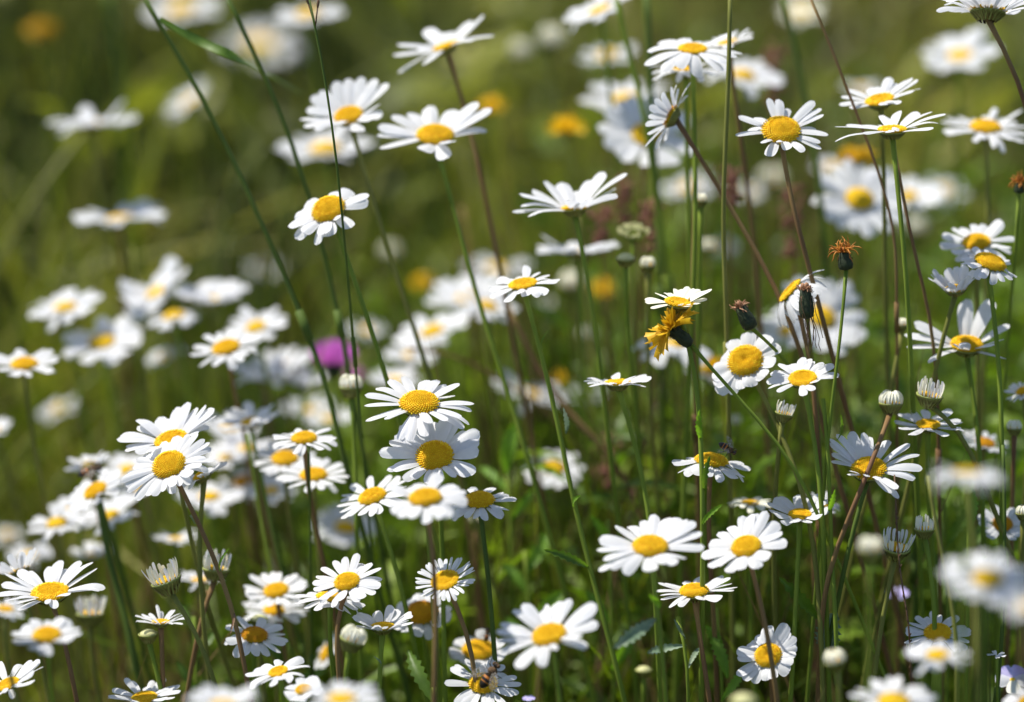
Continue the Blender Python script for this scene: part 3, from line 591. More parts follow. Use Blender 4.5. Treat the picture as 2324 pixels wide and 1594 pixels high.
DA(515, 1032, 120, .42, -6, 27, 'blurred yellow-centred daisy right behind the crisp tilted one', disc='flat-high')
DA(457, 1076, 125, .10, -26, 4, 'sideways daisy with petals streaming right from behind the crisp tilted one', n=12, cup=20, droop=-20, dr=.36, disc='button-high', sc='o', via=[(452, 1130), (452, 1300), (460, 1400)])
DA(951, 908, 243, .54, 0, 0, 'crisp daisy with slim rays and knobbly yellow centre, upper of the stacked pair', n=21, cup=4, droop=-16, dr=.36, sc='g', disc='button-high', autoleaf=False, via=[(958, 990, 4), (968, 1150, 6), (985, 1400, 6)], pw=1.05)
DA(986, 1030, 226, .76, -4, 0, 'shaded crisp daisy with amber centre, lower of the stacked pair', n=19, cup=8, droop=-14, dr=.37, sc='g', disc='dimple-high', via=[(1000, 1130, 3), (1004, 1260, 5), (1010, 1594, 5)], pw=1.1)
DA(843, 1122, 182, .42, -18, 5, 'daisy tilted left with folded front petal, left neighbour of the soft foreground one', n=20, cup=14, dr=.35, disc='flat-high', sc='g', via=[(862, 1170), (900, 1290), (930, 1420)])
DA(965, 1124, 192, .44, -4, -12, 'soft foreground daisy just under the stacked crisp pair', n=17, cup=12, droop=-30, dr=.38, disc='flat-high', sc='r', via=[(985, 1200), (990, 1400), (985, 1600)], pw=1.1)
DA(1088, 1130, 166, .42, -2, 2, 'domed-centred daisy right of the soft foreground one, forked dark stems beneath', n=20, cup=6, droop=-20, dr=.41, disc='button-high', sc='d', via=[(1092, 1180), (1110, 1320), (1130, 1594)])
DA(785, 1192, 155, .48, 10, 30, 'blurred creamy-centred daisy seen through thin stems, left of centre', disc='flat-high')
DA(200, 1052, 115, .26, -16, 19, 'soft daisy with a dark fly in front of it, left side', n=16, cup=24, disc='button-high')
DA(214, 1110, 150, .48, -28, 13, 'tilted daisy with yellow centre just below the dark fly', n=16, cup=14, disc='flat-high', sc='d')
DA(284, 1062, 130, .40, -20, 25, 'blurred white daisy wedged left of the crisp tilted one')
DA(128, 1182, 138, .40, -10, 20, 'soft daisy with pale centre at the low left end of its cluster', disc='flat-high')
DA(245, 1166, 145, .40, -20, 21, 'soft daisy crossed by a dark stem at the low right end of its cluster', disc='flat-high')
DA(475, 1122, 150, .34, 0, 25, 'blurred creamy-centred daisy below the petals streaming right', disc='flat-high')
DA(556, 1090, 120, .45, 0, 30, 'blurred ochre-centred daisy behind twin dark stems', disc='old', dr=.45)
DA(400, 1218, 112, .18, 0, 22, 'blurred shallow-bowl daisy behind the bent brown stem, left', cup=26, sc='d')
DA(205, 1256, 92, .25, -8, 25, 'small blurred daisy below the low end of the left cluster', cup=34)
DA(18, 1212, 95, .40, 0, 47, 'grey blurred daisy at the left edge above the side-on cup')
DA(42, 1290, 118, -.12, -24, 7, 'side-on cup daisy with dark scaled base at the left edge', n=18, cup=46, droop=-10, dr=.4, disc='flat-low', sc='o', pw=.8)
DA(112, 1336, 245, .42, -4, 1, 'large crisp daisy with broad right petals near the left edge, lower part', n=24, cup=14, droop=-14, dr=.34, disc='flat-low', sc='r', via=[(122, 1370), (150, 1450), (175, 1600)])
DA(106, 1437, 158, .44, 0, -16, 'soft foreground daisy with sunny centre under the large crisp one at left', n=14, cup=14, dr=.40, disc='flat-high', pw=1.1, sc='g')
DA(12, 1378, 100, .30, 10, -18, 'soft grey petals of a daisy cut by the left edge, low')
DA(455, 1312, 112, .14, 0, 16, 'soft flat daisy behind the leaning brown stems, low left', cup=16)
DA(365, 1407, 124, .12, 0, 3, 'thin flat daisy seen edge-on above a small closed green bud', n=24, cup=14, droop=-8, dr=.33, disc='flat-low', sc='r', via=[(370, 1450), (370, 1560)], pw=.7)
DA(327, 1577, 168, .34, -4, 2, 'spidery daisy at the bottom left, blurred stem in front of its centre', n=18, cup=20, droop=-14, dr=.34, disc='flat-low', sc='g', pw=.75)
DA(14, 1548, 185, .35, -20, -3, 'narrow-petalled daisy in the bottom left corner', n=20, cup=20, droop=-14, dr=.3, disc='flat-low', pw=.8, rough=1.6)
DA(626, 1336, 152, .48, -8, 11, 'daisy above another, both left of the brown-stemmed fan daisy', n=22, dr=.37, disc='flat-high')
DA(622, 1382, 158, .36, 4, 13, 'daisy mostly covered by the one above it, low left of centre', n=20, dr=.30, disc='flat-high')
DA(786, 1316, 165, .60, -12, 0, 'brown-stemmed daisy with upright fanned petals and green-tinged centre', n=19, cup=16, droop=-14, dr=.35, disc='button-high', sc='r', via=[(750, 1360), (762, 1430), (768, 1520)], autoleaf=False)
DA(752, 1348, 168, .16, 6, 2, 'flat ragged daisy hidden beneath the brown-stemmed fan daisy', n=20, cup=-4, droop=-12, dr=.4, disc='flat-low', sc='g')
DA(1008, 1312, 146, .60, -18, 0, 'crisp many-petalled daisy with scaly calyx on a bowed red-brown stem', n=32, cup=18, droop=-10, dr=.44, disc='flat-low', sc='r', pw=.85, via=[(1030, 1350), (1058, 1410), (1078, 1500), (1085, 1610)], autoleaf=False)
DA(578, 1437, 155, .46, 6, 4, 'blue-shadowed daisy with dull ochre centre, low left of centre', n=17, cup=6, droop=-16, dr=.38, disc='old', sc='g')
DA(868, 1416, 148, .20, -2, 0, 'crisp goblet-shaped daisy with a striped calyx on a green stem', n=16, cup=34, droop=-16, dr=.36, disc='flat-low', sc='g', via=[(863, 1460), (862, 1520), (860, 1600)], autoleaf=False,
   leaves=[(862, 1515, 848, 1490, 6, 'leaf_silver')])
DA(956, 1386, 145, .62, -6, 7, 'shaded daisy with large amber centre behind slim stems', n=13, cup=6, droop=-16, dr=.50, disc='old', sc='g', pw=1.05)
DA(630, 1520, 148, .42, -14, -4, 'small daisy with wavy petals tilted up right, near the bottom', n=16, cup=16, droop=-34, dr=.30, disc='flat-low', sc='g', rough=1.5)
DA(688, 1562, 92, .45, -10, -7, 'little daisy with curled petals near the bottom, above a white blur', n=9, dr=.40, disc='button-high', pw=1.3)
DA(775, 1578, 185, .34, 0, -34, 'wide white foreground blur of a daisy at the bottom edge', sc='g')
DA(506, 1590, 165, .22, 0, -34, 'white foreground blur with humped petals at the bottom edge', cup=30, n=12)
DA(738, 1480, 115, .30, -60, 17, 'soft daisy leaning sideways with orange side, beside the brown stem', disc='button-high', dr=.4)
DA(1096, 1547, 178, .62, 0, 0, 'grey-petalled crisp daisy with hoverfly feeding on its centre', n=20, cup=8, droop=-10, dr=.36, disc='button-high', sc='g', pw=.85)
DA(1086, 1470, 135, .48, 0, 9, 'shaded daisy with golden dome behind the bowed red-brown stem', n=12, dr=.54, disc='button-high', pw=1.1)
DA(980, 746, 170, .40, -20, 32, 'blurred daisy with yellow centre in the soft middle band above the stacked pair', disc='button-high')
DA(935, 800, 130, .30, 0, 36, 'blurred white daisy under the yellow-centred one of the soft middle band')
DA(895, 856, 120, .35, 0, 31, 'blurred daisy half behind the upper left of the stacked pair')
DA(1205, 885, 170, .28, 14, 36, 'grey-white blurred daisy behind crossing brown stalks, centre')
DA(1332, 890, 90, .50, 0, 42, 'small blurred daisy between grey-white one and edge-on daisy')
DA(830, 745, 105, .40, 0, 47, 'faint pale daisy blurred behind the purple knapweed, right side')
DA(602, 605, 105, .50, 0, 66, 'smoky pale spot of a far daisy left of the long dark stalk')
DA(705, 925, 130, .30, 0, 42, 'blurred pale daisy below the purple knapweed and behind slanting stems')

# ------------------------------------------------------------------ buds
GB = 'daisy buds'
def bud(cx, cy, w, b, label, open_=.4, phi=0, f=.15, sc='o', via=None, s=None, green=False):
    r = random.Random(int(cx+cy*3)); d = depth(b); rr = w*.5*d/FPX; nv = normal_of(f, phi); C = at(cx, cy, b)
    base = C - nv*rr*.75
    if s is None: s = .2 if cx < 1300 else .06
    path, g = ground_path(base, nv, b, s, via, 5)
    rt = root('daisy_bud', g, label, 'flower bud', GB)
    link('stem', stem_mesh(path, g, .00135, 7, SMAT[sc], 30 if abs(b) < 4 else 0), rt)
    HM = Matrix.Translation(C-g) @ frame(nv)
    link('calyx', CALYX, rt, HM @ Matrix.Translation((0, 0, -rr*.05)) @ Matrix.Diagonal((rr*1.02, rr*1.02, rr*1.45, 1)))
    if green:
        mb = MB(); mb.ball((0, 0, -rr*.1), rr*.9, 14, 8, (1, 1, .6)); link('flower_centre', mb.mesh('flower_centre', ['creamy_bud']), rt, HM)
        return rt
    link('flower_centre', DISC[('flat', 'low', True)], rt, HM @ Matrix.Diagonal((rr*.72, rr*.72, rr*.7, 1)))
    n = 20
    for i in range(n):
        a = 2*math.pi*(i+r.uniform(-.3, .3))/n
        closed = open_ < .2
        rows = petal_rows(rr*(.88 if closed else .80), rr*(r.uniform(1.15, 1.4) if closed else r.uniform(.8, 1.4)), rr*(.34 if closed else .24),
                          R(62 if closed else 86-open_*26+r.uniform(-7, 7)), R(95 if closed else 14+r.uniform(-12, 14)), 0, r.uniform(-.3, .3), 9, 0, .45)
        pb = MB(); pb.grid(rotz(rows, a, -rr*.05)); link('petal', pb.mesh('petal', ['cream' if closed or r.random() < .6 else 'petal']), rt, HM)
    return rt
bud(376, 1316, 70, 0, 'half-open bud with spiky white tips on a bent stem, lower left', .42, -20, .2, 'o', via=[(400, 1350), (440, 1420), (480, 1510), (500, 1600)])
bud(490, 1290, 62, 6, 'half-open bud with shadowed petals and dark base behind a brown stem', .5, 5, .1, 'r', via=[(470, 1340), (430, 1540)])
bud(205, 1392, 62, 13, 'soft half-open bud with a tall white petal, right of the large crisp left daisy', .6, 0, .1)
bud(336, 1438, 44, 3, 'closed greenish bud under the thin edge-on daisy', 0, -4, .2, 'g', via=[(345, 1480), (372, 1594)], green=True)
bud(588, 1404, 38, 7, 'pale closed bud above the blue-shadowed daisy', 0, 0, .3, green=True)
bud(797, 878, 52, 10, 'plump cream bud below the purple knapweed', .05, 0, .1, 'g', via=[(802, 930), (808, 1100), (812, 1300)])
bud(800, 1452, 58, -8, 'soft cream bud with brown base near the bottom, left of centre', .1, 20, .15, 'g')
bud(2022, 915, 54, 3, 'tight cream bud on a red stem that crosses the ochre-centred daisy', .08, 2, .1, 'r', via=[(2012, 965), (1985, 1030, -1.6), (1960, 1095, -2), (1915, 1210, -1.2), (1866, 1300, 0), (1864, 1400, .5)])
bud(2110, 896, 60, 2, 'half-open cream bud with ragged left petals above the small flat daisy', .3, 8, .25, 'o', via=[(2130, 940), (2170, 970), (2205, 1025)])
bud(1780, 938, 42, 2, 'small bud with white and yellow streaks beside the thick brown stem', .3, 14, .15, 'o')
bud(2046, 738, 30, 9, 'little pale bud just left of the straight green stem, right side', .05, 0, .1, 'o', via=[(2045, 780), (2020, 900)])
bud(2302, 972, 34, 7, 'small tan bud at the right edge above grey-petalled daisies', .05, 0, .1, 'r')
bud(2098, 1200, 46, 1, 'crisp crown-shaped bud with upright white points, right side', .25, 0, .15, 'g', via=[(2108, 1240), (2120, 1350), (2122, 1480)])
bud(2035, 1242, 62, 1, 'opening bud with incurved claw-like petals and yellow inside', .7, 6, .4, 'o', via=[(2025, 1300), (1995, 1430), (1980, 1580)])
bud(1976, 1248, 54, -30, 'white blurred foreground bud left of the claw-petalled one', .05, 0, .1, 'g')
bud(1896, 1500, 50, -16, 'blurred creamy foreground bud beside the silvery round leaf', .05, -14, .25, 'o')
bud(1461, 1520, 38, 11, 'small tan bud near the bottom between green stems', .05, 0, .2, 'g', green=True)
bud(1688, 1588, 62, -30, 'brownish blurred bud at the bottom edge', .05, 0, .2, 'o', green=True)
bud(1590, 456, 30, 10, 'tiny bright white bud between reddish stalks, upper right', .02, 0, .1, 'g')
bud(1297, 645, 55, 40, 'white round blurred bud right of the cream-lit flat daisy', .1, 0, .3)
bud(1252, 92, 58, 56, 'pale disc of a far bud at the top, left of the blurred daisies', .1, 0, .4)
bud(1240, 702, 48, 52, 'faint grey disc of a far bud below the white round one', .1, 0, .4)
bud(1333, 762, 40, 40, 'small white blurred bud left of the upswept daisy stem', .1, 0, .3)
bud(1182, 118, 46, 62, 'faintest round far bud near the top, left of the pale one', .1, 0, .4)
bud(1080, 1180, 30, 20, 'little pinkish bud blurred between the forked dark stems', .05, 0, .2, 'r')
bud(1420, 585, 44, 10, 'pale cream bud under the fuzzy yellow-green cluster', .05, 0, .3, 'g', green=True)
bud(2322, 1165, 34, 3, 'white bud touching the right edge above the grey split daisy', .1, 0, .1, 'o')

bud(1608, 562, 34, 34, 'small pale round blur just left of the olive-red stalk, above the cream daisy', .05, 0, .2)
bud(1470, 602, 34, 13, 'little pale soft bud right of the cream bud under the yellow-green cluster', .05, 0, .2)
bud(1669, 957, 24, 26, 'tiny glinting white blur below the dented-centred daisy', .05, 0, .3)
bud(2075, 520, 56, 52, 'faint greyish round blur behind the straight green stem, low', .05, 0, .3)
bud(1752, 412, 60, 56, 'dim creamy round blur right of the olive-red stalk', .05, 0, .3)
bud(885, 575, 44, 60, 'barely visible round blur between two slanting stems, upper middle', .05, 0, .3)
# ------------------------------------------------------------------ hawkbits (yellow), withered heads, knapweed
def strap(p0, dirv, L, W, bend, r, teeth=True, n=7):
    d = dirv.normalized(); side = d.cross(Vector((r.uniform(-1, 1), r.uniform(-1, 1), r.uniform(-.2, 1)))).normalized(); up = side.cross(d)
    rows = []; p = Vector(p0)
    for i in range(n+1):
        t = i/n; w = W*(.5+.6*t)
        rows.append([p-side*w*.5, p+up*W*.12, p+side*w*.5]); d = (d+bend*(1/n)).normalized(); p = p+d*(L/n)
    if teeth: rows[-1][1] = rows[-1][1]-d*L*.05
    return rows
def hawkbit(cx, cy, w, b, label, f=.5, phi=0, via=None, n=58, cat='hawkbit', mat='yellow', sc='g', group='yellow hawkbits', name='hawkbit'):
    r = random.Random(int(cx)); d = depth(b); rr = w*.5*d/FPX; nv = normal_of(f, phi); C = at(cx, cy, b); base = C-nv*rr*.75
    path, g = ground_path(base, nv, b, .1, via, 5)
    rt = root(name, g, label, cat, group)
    link('stem', stem_mesh(path, g, .001, 7, SMAT[sc]), rt)
    HM = Matrix.Translation(C-g) @ frame(nv)
    mb = MB(); mb.grid([[Vector((q*math.cos(2*math.pi*k/12), q*math.sin(2*math.pi*k/12), z))*rr for k in range(12)] for q, z in ((.05, -.74), (.15, -.69), (.2, -.48), (.18, -.25), (.22, -.02), (.1, 0))], closed=True)
    for k in range(26):
        a = r.uniform(0, 6.28); z = r.uniform(-.66, -.15); q = .17
        p = Vector((q*math.cos(a), q*math.sin(a), z))*rr; o = Vector((math.cos(a)*.5, math.sin(a)*.5, 1)).normalized()
        t = Vector((-math.sin(a), math.cos(a), 0))*rr*.03
        mb.add([p-t, p+t, p+o*rr*.3], [(0, 1, 2)])
    link('calyx', mb.mesh('calyx', ['dark_calyx']), rt, HM)
    lay = [(.95, .0, int(n*.45)), (.75, .5, int(n*.35)), (.5, 1.1, int(n*.25))]
    pb = MB()
    for (ln, el, k_) in lay:
        for k in range(k_):
            a = 2*math.pi*(k+r.random()*.6)/k_; e = el*.8+r.uniform(-.15, .2)
            dv = Vector((math.cos(a)*math.cos(e), math.sin(a)*math.cos(e), math.sin(e)))
            rows = strap(Vector((math.cos(a)*.1, math.sin(a)*.1, 0))*rr, dv, rr*ln*r.uniform(.75, 1.12), rr*.19, Vector((0, 0, r.uniform(-.7, .5))), r)
            if abs(b) < 10:
                q = MB(); q.grid(rows); link('ray_petal', q.mesh('ray_petal', [mat]), rt, HM)
            else: pb.grid(rows)
    if pb.f: link('ray_petals', pb.mesh('ray_petals', [mat]), rt, HM)
    return rt
hawkbit(1524, 746, 160, 0, 'crisp yellow hawkbit with ragged rays and black calyx under the cream daisy', .05, -50, via=[(1568, 775), (1600, 825), (1680, 910), (1785, 1020), (1850, 1150)], mat='old_gold')
hawkbit(1115, 238, 62, 44, 'round yellow blur touching the right petals of a sparse-petalled daisy', .7)
hawkbit(1286, 288, 90, 38, 'yellow blurred flower below the pale far buds, upper middle', .5)
hawkbit(92, 68, 78, 66, 'dark golden blur in the top left corner', .6, mat='old_gold')
hawkbit(1368, 655, 62, 44, 'yellow round blur right of the white round blurred bud', .7)
hawkbit(958, 640, 56, 50, 'dull gold blur left of the soft white group, centre', .7)
hawkbit(1942, 358, 95, 30, 'amber blurred hawkbit above the soft orange-centred daisy', .3, mat='old_gold')
hawkbit(1620, 826, 60, 24, 'small orange-yellow blur left of the dented orange centre', .6)
hawkbit(1270, 862, 46, 46, 'mustard yellow blur above the grey-white blurred daisy', .7)

GW = 'withered hawkbit heads'
def withered(cx, cy, w, h, b, label, phi=0, via=None, mat='withered', tuft=1.0, sc='g', droopy=False):
    """dark barrel-shaped calyx with a tuft of shrivelled curling florets"""
    r = random.Random(int(cx*3)); d = depth(b); k = d/FPX; nv = normal_of(.05, phi); C = at(cx, cy, b)
    hw, hh = w*.5*k, h*k; base = C - nv*hh*.35
    path, g = ground_path(base, nv, b, 0, via, 6)
    rt = root('withered_hawkbit', g, label, 'withered flower', GW)
    link('stem', stem_mesh(path, g, .00095, 7, SMAT[sc], 20), rt)
    HM = Matrix.Translation(base-g) @ frame(nv)
    mb = MB(); prof = ((.3, -.04), (.85, .0), (1, .12), (.95, .3), (.78, .45), (.68, .58), (.3, .6))
    mb.grid([[Vector((q*hw*math.cos(2*math.pi*j/16)*(1+.06*(j % 2)), q*hw*math.sin(2*math.pi*j/16)*(1+.06*(j % 2)), z*hh)) for j in range(16)] for q, z in prof], closed=True)
    for j in range(90):
        a = r.uniform(0, 6.28); z = r.uniform(0, .55)*hh; p = Vector((math.cos(a)*hw*.85, math.sin(a)*hw*.85, z)); o = Vector((math.cos(a), math.sin(a), .4))
        mb.add([p+Vector((0, 0, 1e-4)), p-Vector((0, 0, 1e-4)), p+o*hw*.4], [(0, 1, 2)])
    link('calyx', mb.mesh('calyx', ['dark_calyx']), rt, HM)
    sb = MB()
    for j in range(34):
        a = r.uniform(0, 6.28); p = Vector((math.cos(a)*hw*.45, math.sin(a)*hw*.45, hh*.56)); pts = [p.copy()]
        dv = Vector((math.cos(a)*.6, math.sin(a)*.6, 1)).normalized(); L = hh*r.uniform(.25, .5)*tuft
        for q in range(7):
            dv = (dv+Vector((r.uniform(-.6, .6), r.uniform(-.6, .6), r.uniform(-.6, .4)-(.28 if j % 4 == 0 else -.12)))).normalized(); p = p+dv*L/6; pts.append(p.copy())
        sb.tube(pts, [hw*.09, hw*.14, hw*.10, hw*.13, hw*.08, hw*.10, hw*.06, hw*.02], 5)
    for j in range(8):
        a = r.uniform(0, 6.28); p = Vector((math.cos(a)*hw*.3, math.sin(a)*hw*.3, hh*.55))
        sb.ball(p+Vector((0, 0, hh*.1)), hw*.3, 7, 5, (1, 1, 1.6))
    link('shrivelled_florets', sb.mesh('shrivelled_florets', [mat]), rt, HM)
    if droopy:
        tb = MB()
        for j in range(12):
            a = r.uniform(0, 6.28); p = Vector((math.cos(a)*hw, math.sin(a)*hw, hh*r.uniform(.1, .5))); pts = [p.copy()]
            for q in range(7):
                p = p+Vector((r.uniform(-.25, .25)*hw, r.uniform(-.25, .25)*hw, -hh*.13)); pts.append(p.copy())
            tb.tube(pts, hw*.05, 4)
        link('dry_strands', tb.mesh('dry_strands', ['seed']), rt, HM)
    return rt
withered(1918, 588, 33, 66, 0, 'withered hawkbit with orange shrivelled tuft on a curving thin green stem', -6, via=[(1924, 640), (1912, 740), (1896, 850, -1), (1882, 950, -.5), (1870, 1100, 1)], tuft=1.25)
withered(1690, 716, 34, 92, 0, 'withered hawkbit with tan tuft leaning left above the dented-centred daisy', -28, via=[(1710, 745, 1.5), (1740, 780, 3), (1800, 820, 5), (1850, 900, 6), (1862, 1100, 5)], mat='withered_tan', tuft=.5)
withered(1829, 682, 34, 108, 0, 'withered black hawkbit head wrapped in dry strands', -4, via=[(1834, 740, 2), (1846, 830, 5), (1852, 900, 5.5), (1866, 1100, 5)], mat='withered_tan', tuft=.35, sc='o', droopy=True)
withered(2314, 424, 24, 40, 7, 'orange curled withered head at the right edge', 4, tuft=1.6)

def knapweed(cx, cy, w, b, label):
    r = random.Random(3); d = depth(b); rr = w*.5*d/FPX; C = at(cx, cy, b); nv = Vector((0, 0, 1)); base = C-nv*rr*1.3
    path, g = ground_path(base, nv, b, .12, None, 4)
    rt = root('knapweed', g, label, 'thistle', None)
    link('stem', stem_mesh(path, g, .0013, 6, 'stem_green'), rt)
    HM = Matrix.Translation(C-g)
    mb = MB(); mb.ball((0, 0, -rr*.85), rr*.55, 14, 8, (1, 1, 1.05)); link('calyx', mb.mesh('calyx', ['dark_calyx']), rt, HM)
    fb = MB()
    for k in range(240):
        a = r.uniform(0, 6.28); e = math.acos(1-r.random()*.85)
        dv = Vector((math.sin(e)*math.cos(a), math.sin(e)*math.sin(a), math.cos(e)))
        fb.grid(strap(Vector((dv.x*.3, dv.y*.3, -.55))*rr, dv, rr*1.2*r.uniform(.85, 1.1), rr*.07, Vector((0, 0, .4)), r, False, 4))
    link('florets', fb.mesh('florets', ['purple']), rt, HM)
knapweed(757, 802, 84, 31, 'purple knapweed head blurred behind the long dark stalk')
knapweed(803, 846, 40, 44, 'fainter purple knapweed smudge right behind the purple one')
for o in COL.objects:
    if o.name.startswith('knapweed'): o['group'] = 'purple knapweeds'

# ------------------------------------------------------------------ pansy, stitchwort, violet
def little_flower(name, cx, cy, w, b, label, cat, cols, f, phi, split=False, eye='disc'):
    r = random.Random(int(cx)); d = depth(b); rr = w*.5*d/FPX; nv = normal_of(f, phi); C = at(cx, cy, b)
    path, g = ground_path(C-nv*rr*.12, nv, b, .03, None, 5)
    rt = root(name, g, label, cat)
    link('stem', stem_mesh(path, g, .0007, 6, 'stem_green'), rt)
    HM = Matrix.Translation(C-g) @ frame(nv)
    # stand the first colour's petals towards the top of the head
    up = HM.to_3x3().inverted() @ Vector((0, 0, 1)); a0 = math.atan2(up.y, up.x)
    for k, m in enumerate(cols):
        a = a0 + [R(32), R(-32), R(95), R(-95), R(180)][k]
        for q in ((-.14, .14) if split else (0,)):
            rows = petal_rows(rr*.08, rr*.9, rr*(.26 if split else .85), R(12), R(-12), .02, 0, 9, 0, .12)
            pb = MB(); pb.grid(rotz(rows, a+q, .0003*k)); link('petal', pb.mesh('petal', [m]), rt, HM)
    mb = MB(); mb.ball((0, 0, rr*.06), rr*.16, 10, 6, (1, 1, .6)); link('flower_centre', mb.mesh('flower_centre', [eye]), rt, HM)
little_flower('pansy', 2298, 1545, 84, 4, 'wild pansy with white lower and lilac upper petals, bottom right', 'pansy', ['lilac', 'lilac', 'petal', 'petal', 'cream'], .8, 0)
little_flower('stitchwort', 2262, 1490, 46, 1, 'tiny white star flower with split petals by a green stem', 'wildflower', ['petal']*5, .35, -8, split=True, eye='creamy_bud')
little_flower('wild_violet', 2037, 1350, 52, 16, 'pale violet blurred flower behind the thin seed spike', 'wildflower', ['lilac']*5, .6, 0)
little_flower('wild_violet', 1200, 1588, 30, 6, 'lilac petals just at the bottom edge, middle', 'wildflower', ['lilac']*5, .5, 0)

# ------------------------------------------------------------------ umbel cluster
def umbel(cx, cy, w, b, label):
    r = random.Random(5); d = depth(b); rr = w*.5*d/FPX; C = at(cx, cy, b); path, g = ground_path(C-Vector((0, 0, rr*.8)), Vector((0, 0, 1)), b, .1, None, 5)
    rt = root('umbel_flower', g, label, 'wildflower'); sb = stem_mesh(path, g, .001, 6, 'stem_green'); st = link('stem', sb, rt)
    top = C-g-Vector((0, 0, rr*.8)); mb = MB(); rb = MB()
    for k in range(46):
        a = r.uniform(0, 6.28); q = math.sqrt(r.random()); p = C-g+Vector((q*math.cos(a)*rr, q*math.sin(a)*rr, rr*.25*(1-q*q)+r.uniform(-.1, .1)*rr))
        rb.tube([top, (top+p)*.5+Vector((0, 0, -.0005)), p], .0002, 4)
        mb.ball(p, rr*.12*r.uniform(.7, 1.2), 6, 4)
    link('flower_stalks', rb.mesh('flower_stalks', ['stem_green']), rt); link('florets', mb.mesh('florets', ['creamy_bud']), rt)
umbel(1438, 525, 72, 16, 'fuzzy yellow-green flower cluster right of the flat soft daisy')

# ------------------------------------------------------------------ grass stalks one can single out
GS = 'tall grass stalks crossing the flowers'
def stalk(pts, wpx, mat, label, blade=None, seeds=None, head=None):
    b0 = pts[0][2]; P = [at(*p) for p in pts]; last, prev = P[-1], P[-2]
    k = max(-.6, min(.6, (last.x-prev.x)/max(.01, prev.z-last.z))); z = max(last.z, .02)
    P += [Vector((last.x+k*z*.5, last.y+.01, z*.45)), Vector((last.x+k*z*.75, last.y+.01, 0))]
    path = smooth_path(catmull(P, 10), 44, 3); g = path[-1]; rt = root('grass_stalk', g, label, 'grass stalk', GS)
    w = wpx*.5*depth(b0)/FPX; n = len(path); mb = MB()
    mb.tube([p-g for p in path], [w*(.75+.35*i/n) for i in range(n)], 8)
    i0 = n//4; mb.tube([path[i0]-g, path[i0+1]-g], w*1.45, 8)     # node
    st = link('stem', mb.mesh('stem', [mat]), rt)
    if blade:
        for bl in blade:
            B = catmull([at(*p) for p in bl[0]], 6); bb = MB(); rows = []; m = len(B)
            for i, p in enumerate(B):
                t = (B[min(i+1, m-1)]-B[max(i-1, 0)]).normalized(); s = t.cross(Vector((0, -.8, .6))).normalized()
                ww = bl[1]*.5*depth(b0)/FPX*(math.sin(math.pi*(.12+.85*i/(m-1)))**.7)
                rows.append([p-g-s*ww, p-g+t.cross(s)*ww*.25, p-g+s*ww])
            bb.grid(rows); link('blade', bb.mesh('blade', [bl[2]]), rt)
    if seeds:
        r = random.Random(2); x = MB(); i1 = int(n*seeds)
        for i in range(1, i1):
            for q in range(3):
                a = r.uniform(0, 6.28); p = path[i]-g+(path[i+1]-path[i])*r.random()
                o = Vector((math.cos(a)*.5, math.sin(a)*.5, 1)).normalized(); c = p+o*w*1.6
                x.ball(c, w*1.2, 5, 4, (.6, .6, 2.2), rot=o.to_track_quat('Z', 'Y').to_matrix())
        link('seed_spike', x.mesh('seed_spike', ['seed']), rt)
    if head:
        h = MB(); r = random.Random(4)
        for (x0, y0) in head:
            p = at(x0, y0, b0)-g; q = at(pts[1][0], pts[1][1], b0)-g; h.tube([q, (p+q)*.5, p], w*.5, 5)
            o = (p-q).normalized(); h.ball(p, w*1.4, 6, 5, (.7, .7, 2.6), rot=o.to_track_quat('Z', 'Y').to_matrix())
        link('seed_head', h.mesh('seed_head', ['seed']), rt)
    return rt
stalk([(318, -20, 11), (430, 170, 11), (500, 300, 11), (600, 520, 11), (680, 710, 11), (745, 880, 11), (790, 1080, 11)], 14, 'stem_dark',
      'long dark green grass stalk slanting down from the top left, a blade at its top', blade=[([(362, 42, 11), (450, 92, 11), (540, 132, 11), (625, 178, 20), (690, 215, 26)], 22, 'leaf')])
stalk([(508, -20, 12), (575, 110, 12), (625, 230, 12), (690, 400, 12), (735, 580, 13), (775, 740, 14), (800, 900, 14)], 13, 'stem_dark',
      'second long dark grass stalk, parallel to and right of the bladed one')
stalk([(700, -10, 1), (716, 60, 1), (745, 220, 1), (765, 370, 1), (775, 480, 2), (790, 640, 4)], 7, 'stem_dark', 'thin dark seed stalk crossing two daisies, upper left', head=[(722, 8), (697, 0)])
stalk([(1466, -20, 24), (1474, 150, 24), (1482, 330, 24), (1495, 500, 24), (1500, 640, 24)], 20, 'stem_dark', 'broad dark green reed dropping from the top edge, right of centre')
stalk([(1395, -20, 20), (1412, 60, 20), (1438, 160, 20), (1462, 260, 20), (1480, 380, 20)], 16, 'stem_green', 'bright green grass stalk at the top, left of the dark reed')
stalk([(1657, -20, 3), (1656, 100, 3), (1648, 300, 3), (1640, 480, 4), (1645, 640, 5), (1652, 850, 6)], 13, 'stem_olive', 'straight olive-red stalk dropping from the top edge, upper right')
stalk([(1575, 290, 9), (1578, 450, 9), (1570, 640, 9), (1574, 760, 10)], 11, 'stem_red', 'dark red stalk under the slanting red stem, upper right')
stalk([(1832, -20, 6), (1870, 60, 6), (1920, 200, 6), (1970, 320, 6), (2010, 430, 6), (2030, 530, 7), (2035, 640, 7)], 8, 'stem_red', 'thin brown stalk slanting from the top edge through the upper right daisies')
stalk([(1775, -20, 26), (1800, 90, 26), (1828, 220, 26), (1850, 350, 26), (1868, 520, 26)], 17, 'stem_dark', 'soft dark green stalk behind the bulging-centred daisy')
stalk([(2030, 340, 4), (2052, 460, 4), (2075, 580, 4), (2110, 700, 5), (2125, 850, 6), (2130, 1000, 7)], 10, 'stem_red', 'brown stalk hugging and then leaving the straight green stem, right side')
